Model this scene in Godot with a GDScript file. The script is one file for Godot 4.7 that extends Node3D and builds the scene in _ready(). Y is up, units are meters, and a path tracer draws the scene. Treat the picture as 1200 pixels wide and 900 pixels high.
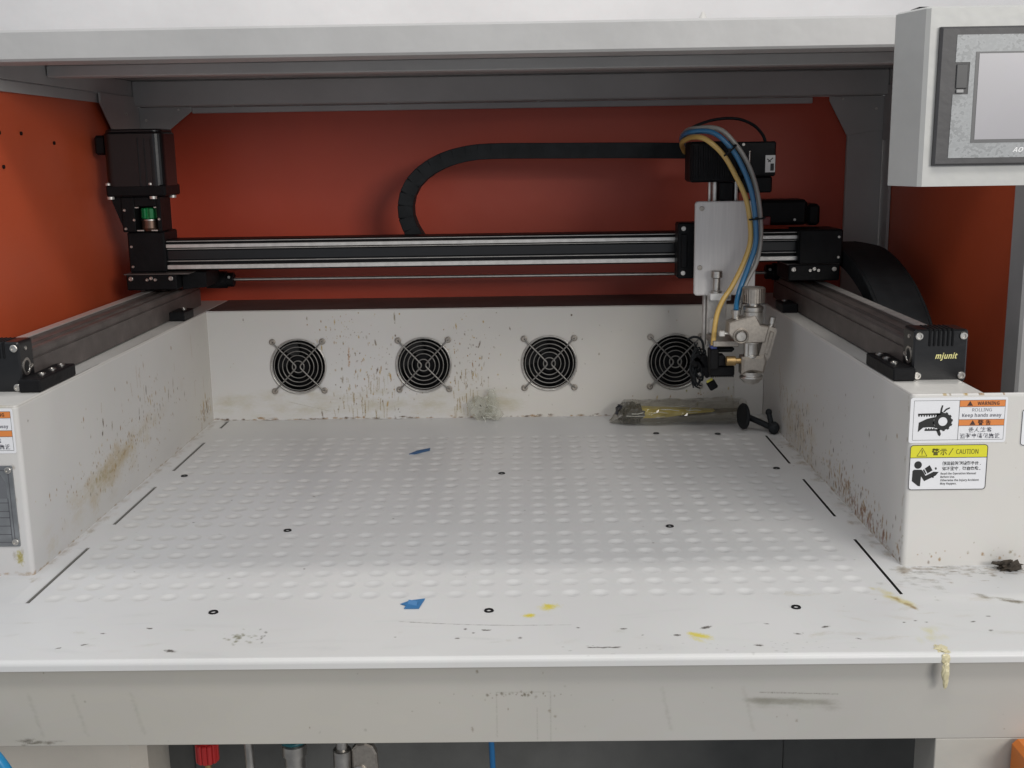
extends Node3D

# ---------------------------------------------------------------- mesh builder
class M:
	var v := PackedVector3Array()
	var n := PackedVector3Array()
	var uv := PackedVector2Array()
	var uo := Vector3.ZERO
	var ud := Vector3(1, 0, 0)
	var vd := Vector3(0, -1, 0)
	var xf := Transform3D.IDENTITY

	func pv(p: Vector3, nn: Vector3, t = null) -> void:
		var q := xf * p
		v.append(q)
		n.append((xf.basis * nn).normalized())
		if t == null:
			uv.append(Vector2((q - uo).dot(ud), (q - uo).dot(vd)))
		else:
			uv.append(t)

	func tri(a: Vector3, b: Vector3, c: Vector3, na: Vector3, nb: Vector3, nc: Vector3, ta = null, tb = null, tc = null) -> void:
		var g := (b - a).cross(c - a)
		if g.length_squared() < 1e-20:
			return
		if g.dot(na + nb + nc) > 0.0:
			pv(a, na, ta); pv(c, nc, tc); pv(b, nb, tb)
		else:
			pv(a, na, ta); pv(b, nb, tb); pv(c, nc, tc)

	func quad(a: Vector3, b: Vector3, c: Vector3, d: Vector3, nn: Vector3) -> void:
		tri(a, b, c, nn, nn, nn)
		tri(a, c, d, nn, nn, nn)

	func squad(a: Vector3, b: Vector3, c: Vector3, d: Vector3, na: Vector3, nb: Vector3, nc: Vector3, nd: Vector3) -> void:
		tri(a, b, c, na, nb, nc)
		tri(a, c, d, na, nc, nd)

	func away(c: Vector3, pts: Array) -> void:
		var g: Vector3 = (pts[1] - pts[0]).cross(pts[2] - pts[0])
		if g.length_squared() < 1e-22:
			return
		g = g.normalized()
		if g.dot(pts[0] - c) < 0.0:
			g = -g
		if pts.size() == 3:
			tri(pts[0], pts[1], pts[2], g, g, g)
		else:
			quad(pts[0], pts[1], pts[2], pts[3], g)

	# box with chamfered edges
	func box(c: Vector3, s: Vector3, b := 0.0, bs := Basis.IDENTITY) -> M:
		var h := s * 0.5
		b = min(b, min(h.x, min(h.y, h.z)) * 0.95)
		var f := func(k: int, sg: Vector3) -> Vector3:
			var p := Vector3(h.x - b, h.y - b, h.z - b)
			p[k] = h[k]
			return c + bs * (p * sg)
		for k in 3:
			var i := (k + 1) % 3
			var j := (k + 2) % 3
			for s0 in [-1.0, 1.0]:
				var q := []
				for e in [[-1.0, -1.0], [1.0, -1.0], [1.0, 1.0], [-1.0, 1.0]]:
					var sg := Vector3.ONE
					sg[k] = s0; sg[i] = e[0]; sg[j] = e[1]
					q.append(f.call(k, sg))
				away(c, q)
				if b > 0.0:
					for s1 in [-1.0, 1.0]:
						var a := Vector3.ONE
						a[i] = s0; a[j] = s1; a[k] = -1.0
						var d := a
						d[k] = 1.0
						away(c, [f.call(i, a), f.call(i, d), f.call(j, d), f.call(j, a)])
		if b > 0.0:
			for x in [-1.0, 1.0]:
				for y in [-1.0, 1.0]:
					for z in [-1.0, 1.0]:
						var sg := Vector3(x, y, z)
						away(c, [f.call(0, sg), f.call(1, sg), f.call(2, sg)])
		return self

	func bb(x0: float, x1: float, y0: float, y1: float, z0: float, z1: float, b := 0.0) -> M:
		return box(Vector3(x0 + x1, y0 + y1, z0 + z1) * 0.5, Vector3(x1 - x0, y1 - y0, z1 - z0), b)

	static func frame(d: Vector3) -> Array:
		d = d.normalized()
		var a := Vector3.UP if absf(d.y) < 0.9 else Vector3.RIGHT
		var x := a.cross(d).normalized()
		return [x, d.cross(x), d]

	# profile: array of Vector2(radius, height along axis); hard: crease between segments
	func lathe(o: Vector3, axis: Vector3, prof: Array, seg := 20, hard := true) -> M:
		var fr := frame(axis)
		var nrm := []
		for i in prof.size() - 1:
			var d: Vector2 = prof[i + 1] - prof[i]
			nrm.append(Vector2(d.y, -d.x).normalized())
		for i in prof.size() - 1:
			var n0: Vector2 = nrm[i]
			var n1: Vector2 = nrm[i]
			if not hard:
				if i > 0: n0 = (nrm[i] + nrm[i - 1]).normalized()
				if i < nrm.size() - 1: n1 = (nrm[i] + nrm[i + 1]).normalized()
			for k in seg:
				var a0 := TAU * k / seg
				var a1 := TAU * (k + 1) / seg
				var r0: Vector3 = fr[0] * cos(a0) + fr[1] * sin(a0)
				var r1: Vector3 = fr[0] * cos(a1) + fr[1] * sin(a1)
				var p: Vector2 = prof[i]
				var q: Vector2 = prof[i + 1]
				squad(o + r0 * p.x + fr[2] * p.y, o + r1 * p.x + fr[2] * p.y, o + r1 * q.x + fr[2] * q.y, o + r0 * q.x + fr[2] * q.y,
					r0 * n0.x + fr[2] * n0.y, r1 * n0.x + fr[2] * n0.y, r1 * n1.x + fr[2] * n1.y, r0 * n1.x + fr[2] * n1.y)
		return self

	func cyl(a: Vector3, b: Vector3, r: float, seg := 20, b0 := 0.0, r2 := -1.0) -> M:
		var h := (b - a).length()
		if r2 < 0.0: r2 = r
		if b0 > 0.0:
			return lathe(a, b - a, [Vector2(0, 0), Vector2(r - b0, 0), Vector2(r, b0), Vector2(r2, h - b0), Vector2(r2 - b0, h), Vector2(0, h)], seg)
		return lathe(a, b - a, [Vector2(0, 0), Vector2(r, 0), Vector2(r2, h), Vector2(0, h)], seg)

	func ball(c: Vector3, r: Vector3, seg := 16) -> M:
		for i in seg / 2:
			for k in seg:
				var p := []
				for e in [[i, k], [i, k + 1], [i + 1, k + 1], [i + 1, k]]:
					var t: float = PI * e[0] / (seg / 2)
					var u: float = TAU * e[1] / seg
					p.append(Vector3(sin(t) * cos(u), cos(t), sin(t) * sin(u)))
				squad(c + p[0] * r, c + p[1] * r, c + p[2] * r, c + p[3] * r, p[0] / r, p[1] / r, p[2] / r, p[3] / r)
		return self

	func tube(pts: Array, r: float, seg := 10, closed := false, caps := true) -> M:
		var m := pts.size()
		var rings := []
		var x := Vector3.ZERO
		for i in m:
			var a: Vector3 = pts[(i - 1 + m) % m] if (closed or i > 0) else pts[0]
			var b: Vector3 = pts[(i + 1) % m] if (closed or i < m - 1) else pts[m - 1]
			var d := (b - a).normalized()
			if x == Vector3.ZERO:
				x = frame(d)[0]
			x = (x - d * x.dot(d)).normalized()
			var y := d.cross(x)
			var ring := []
			for k in seg:
				ring.append(x * cos(TAU * k / seg) + y * sin(TAU * k / seg))
			rings.append(ring)
		for i in (m if closed else m - 1):
			var j := (i + 1) % m
			for k in seg:
				var l := (k + 1) % seg
				squad(pts[i] + rings[i][k] * r, pts[i] + rings[i][l] * r, pts[j] + rings[j][l] * r, pts[j] + rings[j][k] * r,
					rings[i][k], rings[i][l], rings[j][l], rings[j][k])
		if caps and not closed:
			for e in [0, m - 1]:
				var d: Vector3 = (pts[0] - pts[1]) if e == 0 else (pts[m - 1] - pts[m - 2])
				d = d.normalized()
				for k in range(1, seg - 1):
					tri(pts[e] + rings[e][0] * r, pts[e] + rings[e][k] * r, pts[e] + rings[e][k + 1] * r, d, d, d)
		return self

	func torus(c: Vector3, axis: Vector3, R: float, r: float, sg := 32, sr := 6) -> M:
		var fr := frame(axis)
		var p := []
		for k in sg:
			p.append(c + fr[0] * R * cos(TAU * k / sg) + fr[1] * R * sin(TAU * k / sg))
		return tube(p, r, sr, true)

	# 2D outline pushed along z from z0 to z1 with a small chamfer at the front
	func prism(poly: Array, z0: float, z1: float, b := 0.0, bs := Transform3D.IDENTITY) -> M:
		var pp := PackedVector2Array(poly)
		if Geometry2D.is_polygon_clockwise(pp):
			pp.reverse()
		var inner := pp
		if b > 0.0:
			var off := Geometry2D.offset_polygon(pp, -b, Geometry2D.JOIN_MITER)
			if off.size() == 1 and off[0].size() == pp.size():
				# match the ordering to the outline by nearest point
				var o2: PackedVector2Array = off[0]
				var res := PackedVector2Array()
				for p in pp:
					var best := o2[0]
					for q in o2:
						if q.distance_squared_to(p) < best.distance_squared_to(p): best = q
					res.append(best)
				inner = res
			else:
				b = 0.0
		var keep := xf
		xf = xf * bs
		var idx := Geometry2D.triangulate_polygon(inner)
		for i in range(0, idx.size(), 3):
			var t := [inner[idx[i]], inner[idx[i + 1]], inner[idx[i + 2]]]
			tri(Vector3(t[0].x, t[0].y, z1), Vector3(t[1].x, t[1].y, z1), Vector3(t[2].x, t[2].y, z1), Vector3.BACK, Vector3.BACK, Vector3.BACK)
		idx = Geometry2D.triangulate_polygon(pp)
		for i in range(0, idx.size(), 3):
			var t := [pp[idx[i]], pp[idx[i + 1]], pp[idx[i + 2]]]
			tri(Vector3(t[0].x, t[0].y, z0), Vector3(t[1].x, t[1].y, z0), Vector3(t[2].x, t[2].y, z0), Vector3.FORWARD, Vector3.FORWARD, Vector3.FORWARD)
		var m := pp.size()
		for i in m:
			var a := pp[i]
			var c := pp[(i + 1) % m]
			var e := c - a
			var nn := Vector3(e.y, -e.x, 0).normalized()
			quad(Vector3(a.x, a.y, z0), Vector3(c.x, c.y, z0), Vector3(c.x, c.y, z1 - b), Vector3(a.x, a.y, z1 - b), nn)
			if b > 0.0:
				var a2 := inner[i]
				var c2 := inner[(i + 1) % m]
				quad(Vector3(a.x, a.y, z1 - b), Vector3(c.x, c.y, z1 - b), Vector3(c2.x, c2.y, z1), Vector3(a2.x, a2.y, z1), (nn + Vector3.BACK).normalized())
		xf = keep
		return self

	# flat rectangle with a round hole, in the plane o + x*ex + y*ey facing nn
	func holed(o: Vector3, ex: Vector3, ey: Vector3, hx: float, hy: float, r: float, seg: int, nn: Vector3) -> M:
		for k in seg:
			var q := []
			for a in [TAU * k / seg, TAU * (k + 1) / seg]:
				var d := Vector2(cos(a), sin(a))
				var w := d / maxf(absf(d.x), absf(d.y))
				q.append(o + ex * d.x * r + ey * d.y * r)
				q.append(o + ex * w.x * hx + ey * w.y * hy)
			quad(q[0], q[1], q[3], q[2], nn)
		return self

	func mesh() -> ArrayMesh:
		var a := []
		a.resize(Mesh.ARRAY_MAX)
		a[Mesh.ARRAY_VERTEX] = v
		a[Mesh.ARRAY_NORMAL] = n
		a[Mesh.ARRAY_TEX_UV] = uv
		var am := ArrayMesh.new()
		am.add_surface_from_arrays(Mesh.PRIMITIVE_TRIANGLES, a)
		return am

# ---------------------------------------------------------------- scene helpers
var taken := {}
var rng := RandomNumberGenerator.new()

func V(x: float, y: float, z: float) -> Vector3:
	return Vector3(x, y, z)

func numbered(s: String) -> String:
	if not taken.has(s):
		taken[s] = 0
		return s
	taken[s] += 1
	return "%s_%03d" % [s, taken[s]]

func tag(o: Node, label: String, category := "", group := "") -> Node:
	o.set_meta("label", label)
	if category != "": o.set_meta("category", category)
	if group != "": o.set_meta("group", group)
	return o

func thing(called: String, label: String, category: String, at := Vector3.ZERO, group := "") -> Node3D:
	var o := Node3D.new()
	o.name = numbered(called)
	o.position = at
	add_child(o, true)
	tag(o, label, category, group)
	return o

func put(called: String, m, mat: Material, parent: Node = null, at := Vector3.ZERO) -> MeshInstance3D:
	var o := MeshInstance3D.new()
	o.mesh = m.mesh() if m is M else m
	o.material_override = mat
	if parent == null:
		o.name = numbered(called)
		add_child(o, true)
	else:
		# number repeats inside one parent
		var nm := called
		var k := 0
		while parent.has_node(NodePath(nm)):
			k += 1
			nm = "%s_%03d" % [called, k]
		o.name = nm
		parent.add_child(o, true)
	o.position = at
	return o

func lin(r: float, g: float, b: float) -> Color:
	return Color(r, g, b).linear_to_srgb()

func mat(c: Color, rough := 0.5, metal := 0.0, extra := {}) -> StandardMaterial3D:
	var m := StandardMaterial3D.new()
	m.albedo_color = c
	m.roughness = rough
	m.metallic = metal
	for k in extra:
		m.set(k, extra[k])
	return m

func noise(seed_: int, freq: float, oct := 4) -> FastNoiseLite:
	var f := FastNoiseLite.new()
	f.seed = seed_
	f.frequency = freq
	f.fractal_octaves = oct
	return f

func noise_tex(seed_: int, freq: float, lo: Color, hi: Color, size := 256, normal := false, bump := 2.0) -> NoiseTexture2D:
	var t := NoiseTexture2D.new()
	t.width = size
	t.height = size
	t.seamless = true
	t.noise = noise(seed_, freq)
	if normal:
		t.as_normal_map = true
		t.bump_strength = bump
	else:
		var g := Gradient.new()
		g.set_color(0, lo)
		g.set_color(1, hi)
		t.color_ramp = g
	return t

# painted / moulded surfaces: faint uneven tone, faint orange-peel, all from computed noise
func skin(c: Color, rough: float, metal: float, vary: float, scale: float, bump := 0.0, seed_ := 1) -> StandardMaterial3D:
	var m := mat(Color.WHITE, rough, metal)
	m.albedo_texture = noise_tex(seed_, 0.012, Color(c.r * (1.0 - vary), c.g * (1.0 - vary), c.b * (1.0 - vary)), Color(minf(1, c.r * (1.0 + vary)), minf(1, c.g * (1.0 + vary)), minf(1, c.b * (1.0 + vary))))
	m.uv1_triplanar = true
	m.uv1_world_triplanar = true
	m.uv1_scale = Vector3.ONE * scale
	if bump > 0.0:
		m.normal_enabled = true
		m.normal_texture = noise_tex(seed_ + 7, 0.05, Color.BLACK, Color.WHITE, 256, true, bump)
		m.normal_scale = 0.25
	return m

# ---------------------------------------------------------------- painted textures
func tex_base(w: int, h: int, c: Color, vary: float, seed_: int, warm := 0.0) -> Image:
	var sw := maxi(16, w / 8)
	var sh := maxi(16, h / 8)
	var f := noise(seed_, 0.02, 4)
	var g := noise(seed_ + 3, 0.006, 2)
	var im := Image.create(sw, sh, false, Image.FORMAT_RGB8)
	for y in sh:
		for x in sw:
			var k := f.get_noise_2d(x, y) * vary + g.get_noise_2d(x, y) * vary
			var wv := g.get_noise_2d(x + 500, y) * warm
			im.set_pixel(x, y, Color(c.r * (1 + k + wv), c.g * (1 + k + wv * 0.4), c.b * (1 + k - wv)))
	im.resize(w, h, Image.INTERPOLATE_CUBIC)
	return im

func blob(im: Image, x: float, y: float, rx: float, ry: float, ang: float, c: Color, a: float, rough := 0.5, soft := 0.35) -> void:
	var R := maxf(rx, ry) * (1.0 + rough) + 1.0
	var ca := cos(ang)
	var sa := sin(ang)
	var f := noise(int(x * 7 + y * 13), 2.2, 3)
	for py in range(maxi(0, int(y - R)), mini(im.get_height(), int(y + R) + 1)):
		for px in range(maxi(0, int(x - R)), mini(im.get_width(), int(x + R) + 1)):
			var dx := px - x
			var dy := py - y
			var u := (dx * ca + dy * sa) / rx
			var w := (-dx * sa + dy * ca) / ry
			var d := sqrt(u * u + w * w) + f.get_noise_2d(u, w) * rough
			if d < 1.0:
				var k := a * clampf((1.0 - d) / soft, 0.0, 1.0)
				im.set_pixel(px, py, im.get_pixel(px, py).lerp(c, k))

# a scatter of small flecks; spread: gaussian
func flecks(im: Image, n: int, x: float, y: float, sx: float, sy: float, r0: float, r1: float, cols: Array, a0: float, a1: float, drip := 0.0) -> void:
	for i in n:
		var px := x + rng.randfn() * sx
		var py := y + rng.randfn() * sy
		var r := r0 + (r1 - r0) * pow(rng.randf(), 2.5)
		var c: Color = cols[rng.randi() % cols.size()]
		var el := 1.0 + rng.randf() * 0.8
		if drip > 0.0 and rng.randf() < 0.4: el += rng.randf() * drip
		blob(im, px, py, r, r * el, rng.randf_range(-0.25, 0.25), c, rng.randf_range(a0, a1), 0.5, 0.6)

func streak(im: Image, x0: float, y0: float, x1: float, y1: float, w: float, c: Color, a: float) -> void:
	var nst := int(Vector2(x1 - x0, y1 - y0).length() / maxf(w * 0.7, 0.8)) + 1
	for i in nst + 1:
		var t := float(i) / nst
		blob(im, lerpf(x0, x1, t) + rng.randfn() * w * 0.2, lerpf(y0, y1, t) + rng.randfn() * w * 0.2, w * rng.randf_range(0.6, 1.1), w * rng.randf_range(0.6, 1.1), 0, c, a * rng.randf_range(0.4, 1.0), 0.4, 0.8)

func tex_mat(im: Image, rough: float, extra := {}) -> StandardMaterial3D:
	var m := mat(Color.WHITE, rough)
	m.albedo_texture = ImageTexture.create_from_image(im)
	for k in extra: m.set(k, extra[k])
	return m

func smooth_path(p: Array, per := 6) -> Array:
	var o := []
	for i in p.size() - 1:
		var a: Vector3 = p[maxi(0, i - 1)]
		var b: Vector3 = p[i]
		var c: Vector3 = p[i + 1]
		var d: Vector3 = p[mini(p.size() - 1, i + 2)]
		for k in per:
			o.append(b.cubic_interpolate(c, a, d, float(k) / per))
	o.append(p[p.size() - 1])
	return o

func even_path(p: Array, step: float) -> Array:
	var dense := smooth_path(p, 24)
	var o := [dense[0]]
	var acc := 0.0
	for i in range(1, dense.size()):
		acc += dense[i].distance_to(dense[i - 1])
		if acc >= step:
			o.append(dense[i])
			acc = 0.0
	return o

# lettering as thin raised print, facing +z, centred on the origin
func letters(s: String, h: float, bold := false, skew := 0.0, wide := 1.0, depth := 0.00012) -> ArrayMesh:
	var f := SystemFont.new()
	f.font_names = PackedStringArray(["Droid Sans"])
	if bold: f.font_weight = 700
	var t := TextMesh.new()
	t.text = s
	t.font = f
	t.font_size = 48
	t.pixel_size = 0.01
	t.depth = 0.02
	t.curve_step = 3.0
	var arr := t.surface_get_arrays(0)
	var vs: PackedVector3Array = arr[Mesh.ARRAY_VERTEX]
	for i in vs.size():
		vs[i] = Vector3((vs[i].x + vs[i].y * skew) * wide * h / 0.48, vs[i].y * h / 0.48, vs[i].z * depth / 0.02)
	arr[Mesh.ARRAY_VERTEX] = vs
	var am := ArrayMesh.new()
	am.add_surface_from_arrays(Mesh.PRIMITIVE_TRIANGLES, arr)
	return am

const GLYPH := {
	"警": "0848 1917 3937 174756 0626 0525 6957 5898 8855 6795 0494 2373 2272 217170202021",
	"示": "2888 0696 56504041 3411 7491", "告": "3917 2787 5954 0595 232080832383",
	"注": "1928 0617 0031 5968 3797 4484 3191 6741", "意": "5958 1888 3746 7766 0696 255583 2582 2353 1241 42417182 9281",
	"卷": "2938 7968 1787 0595 5955 3512 6594 257353 33312090", "人": "594600 564390",
	"运": "3888 2696 562282 7492 0918 0626 262010 2090", "转": "0848 295525 0545 3930 0343 5898 4696 65547352 6331",
	"中": "1585 178737 17148487 5950", "请": "1928 06161222 4898 4686 4494 6964 41434383 838070 4282 4181", "勿": "2914 28888070 5641 7651",
	"靠": "2917 2787 5955 0696 24648474 1585 3430 6460 0323 0121 0020 7393 7191 7090", "近": "1928 0626262010 2090 8948 484431 4696 7652",
	"使": "2905 1710 3898 686030 6392 435363 46868343 4683 4363", "用": "18112010 188880 8070 1585 1282 5850", "前": "2938 7968 0797 15102030 154540 1343 1242 6561 858070",
	"阅": "1928 1710 288880 3747 6756 34746464 5546 4331 6362", "读": "1928 0616 1222 4898 5958 4696 96857475 6641 6392", "操": "0727 1910 0323 59799775 4555 7595 4393 6560 6340 6390",
	"作": "2905 1710 4936 3898 5850 5595 5292", "手": "7838 2838 1686 0494 5850 5040", "册": "28211 283830 3020 68687870 6870 0595",
	"如": "2914 146032 6820 0656 6767 67616191 9197 9767", "不": "0898 5844 4411 5850 5593", "遵": "1928 0626 2620 1090 4959 3898 46864486 4383 7340 7050",
	"守": "5958 078798 0797 0595 65606050 3422", "恐": "0848 2825 0555 6867 678785 8566 1312 32318181 4343 8493", "有": "0797 4911 36308070 3686 8680 3484 3282",
	"危": "4927 2777 7756 0696 1611 36766474 3431 318182", "险": "18112 1838 3825 2533 5935 5996 4575 5342 6362 8371 4191",
	"，": "4130", "。": "21314130 21", "/": "2079"}

func glyphs(s: String, size: float, adv: float, w: float) -> M:
	var m := M.new()
	var x := -adv * s.length() * 0.5
	for ch in s:
		if GLYPH.has(ch):
			for st in GLYPH[ch].split(" "):
				var pts := []
				for i in range(0, st.length() - 1, 2):
					pts.append(Vector2(int(st[i]), int(st[i + 1])) / 9.0 * size + Vector2(x, -size * 0.5))
				for i in pts.size() - 1:
					var a: Vector2 = pts[i]
					var b: Vector2 = pts[i + 1]
					if a == b: continue
					var d := (b - a).normalized() * w * 0.5
					var e := Vector2(-d.y, d.x)
					var zz := 0.00012
					m.quad(V(a.x - d.x + e.x, a.y - d.y + e.y, zz), V(b.x + d.x + e.x, b.y + d.y + e.y, zz), V(b.x + d.x - e.x, b.y + d.y - e.y, zz), V(a.x - d.x - e.x, a.y - d.y - e.y, zz), Vector3.BACK)
		x += adv
	return m

func rrect(x0: float, y0: float, x1: float, y1: float, r: float, seg := 4) -> Array:
	var p := []
	var cs := [[x1 - r, y0 + r, -0.5], [x1 - r, y1 - r, 0.0], [x0 + r, y1 - r, 0.5], [x0 + r, y0 + r, 1.0]]
	for c in cs:
		for k in seg + 1:
			var a: float = PI * (c[2] + 0.5 * k / seg)
			p.append(Vector2(c[0] + r * cos(a), c[1] + r * sin(a)))
	return p

# socket-head screw: axis d, head radius r
func screw_shape(o: Vector3, d: Vector3, r: float, h: float) -> M:
	var m := M.new()
	m.lathe(o, d, [Vector2(r, 0), Vector2(r, h * 0.8), Vector2(r * 0.85, h), Vector2(r * 0.55, h), Vector2(r * 0.5, h * 0.45), Vector2(0, h * 0.45)], 14)
	return m

# ---------------------------------------------------------------- materials
var WHITE: Material
var FRAME: Material
var ORANGE: StandardMaterial3D
var RED: StandardMaterial3D
var BLACK: StandardMaterial3D
var BLACKGLOSS: Material
var ANOD: Material
var SILVER: Material
var STEEL: Material
var CAST: Material
var RUBBER: StandardMaterial3D
var PE: Material
var DARK: Material
var BRASS: Material
var INK: Material
var GUARD: Material
const XC := -0.021      # centre of the cabinet
const XL := -0.456      # inner face of the side housing on the nameplate side
const XR := 0.339
const ZF := 0.611       # front of both side housings
const HB := 0.16        # their height

func _ready() -> void:
	rng.seed = 20
	# --- camera, world, light
	var cam := Camera3D.new()
	cam.name = "camera"
	cam.fov = 37.7
	cam.near = 0.05
	cam.far = 60.0
	cam.position = V(0, 0.374, 1.5854)
	cam.rotation = V(-0.2023, 0.0138, -0.0158)
	add_child(cam)
	cam.current = true
	var we := WorldEnvironment.new()
	we.name = "world_environment"
	var env := Environment.new()
	env.background_mode = Environment.BG_COLOR
	env.background_color = Color(0.80, 0.82, 0.85)
	env.background_energy_multiplier = 0.62
	env.tonemap_mode = Environment.TONE_MAPPER_LINEAR
	env.tonemap_exposure = 1.24
	env.sdfgi_enabled = true
	env.ssao_enabled = true
	env.ssil_enabled = true
	we.environment = env
	add_child(we)
	# unseen area lights: workshop lamp overhead, added low light, added light for the wall
	lamp(V(0.3, 1.75, 1.6), V(0.05, 0, 0.5), Vector2(1.6, 0.25), 1.2)
	lamp(V(1.5, 1.0, 3.0), V(-0.3, 0.2, 0.1), Vector2(1.1, 0.6), 3.0)  # unseen low light at front right, added to brighten the left side
	lamp(V(-0.1, 2.0, -0.2), V(-0.1, 0.4, -1.4), Vector2(2.0, 0.2), 1.7)  # unseen light above the cabinet, added to brighten the wall behind

	materials()
	room()
	cabinet()
	worktop()
	housings()
	fans()
	rails()
	gantry()
	spray()
	chains_and_hoses()
	control_box()
	stickers()
	loose_things()
	base()

func lamp(at: Vector3, to: Vector3, size: Vector2, e: float) -> void:
	var l := AreaLight3D.new()
	l.name = numbered("unseen_area_light")
	l.area_size = size
	l.light_energy = e
	l.light_color = Color(1.0, 0.985, 0.96)
	l.area_range = 30.0
	l.shadow_enabled = true
	add_child(l)
	l.look_at_from_position(at, to, Vector3.UP if absf((to - at).normalized().y) < 0.99 else Vector3.RIGHT)

func materials() -> void:
	WHITE = skin(lin(0.575, 0.558, 0.532), 0.45, 0.0, 0.03, 3.0, 1.0, 3)
	FRAME = skin(lin(0.42, 0.415, 0.41), 0.45, 0.0, 0.03, 2.5, 1.0, 5)
	ORANGE = skin(lin(0.58, 0.098, 0.036), 0.42, 0.0, 0.025, 1.3, 0.4, 9)
	RED = skin(lin(0.48, 0.064, 0.029), 0.42, 0.0, 0.03, 1.3, 0.5, 29)  # same orange paint, redder and darker: back panel shade put into the colour
	ORANGE.clearcoat_enabled = true
	ORANGE.clearcoat = 0.4
	ORANGE.clearcoat_roughness = 0.35
	BLACK = skin(lin(0.009, 0.009, 0.010), 0.45, 0.0, 0.15, 9.0, 1.5, 11)
	BLACKGLOSS = skin(lin(0.006, 0.006, 0.007), 0.3, 0.0, 0.1, 9.0, 0.6, 12)
	BLACK.metallic_specular = 0.25
	ANOD = skin(lin(0.13, 0.112, 0.105), 0.45, 0.35, 0.12, 8.0, 1.0, 13)
	SILVER = skin(lin(0.66, 0.64, 0.61), 0.36, 0.55, 0.06, 20.0, 0.0, 14)
	STEEL = skin(lin(0.52, 0.50, 0.47), 0.34, 1.0, 0.10, 25.0, 0.0, 15)
	CAST = skin(lin(0.40, 0.365, 0.325), 0.40, 0.8, 0.06, 60.0, 1.5, 16)
	RUBBER = skin(lin(0.016, 0.018, 0.020), 0.6, 0.0, 0.15, 10.0, 1.0, 17)
	PE = mat(lin(0.605, 0.602, 0.595), 0.33)
	DARK = mat(lin(0.008, 0.008, 0.008), 0.8)
	RUBBER.metallic_specular = 0.3
	BRASS = skin(lin(0.40, 0.27, 0.12), 0.42, 0.8, 0.1, 25.0, 0.0, 18)
	GUARD = skin(lin(0.26, 0.25, 0.235), 0.38, 0.7, 0.06, 60.0, 0.0, 19)
	INK = mat(lin(0.012, 0.012, 0.012), 0.5)

# ---------------------------------------------------------------- surroundings
func room() -> void:
	var w := M.new()
	w.bb(-4, 4, -0.9, 3.0, -1.55, -1.45)
	put("wall", w, skin(lin(0.72, 0.71, 0.71), 0.7, 0, 0.02, 0.8, 0.8, 31)).set_meta("kind", "structure")
	var f := M.new()
	f.bb(-4, 4, -1.0, -0.9, -1.45, 5.0)
	put("floor", f, skin(lin(0.25, 0.25, 0.25), 0.5, 0, 0.08, 1.0, 0.8, 32)).set_meta("kind", "structure")

func bolt(p: Node, o: Vector3, d: Vector3, r := 0.0035) -> void:
	put("bolt", screw_shape(o, d, r, r * 0.7), SILVER, p)

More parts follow.
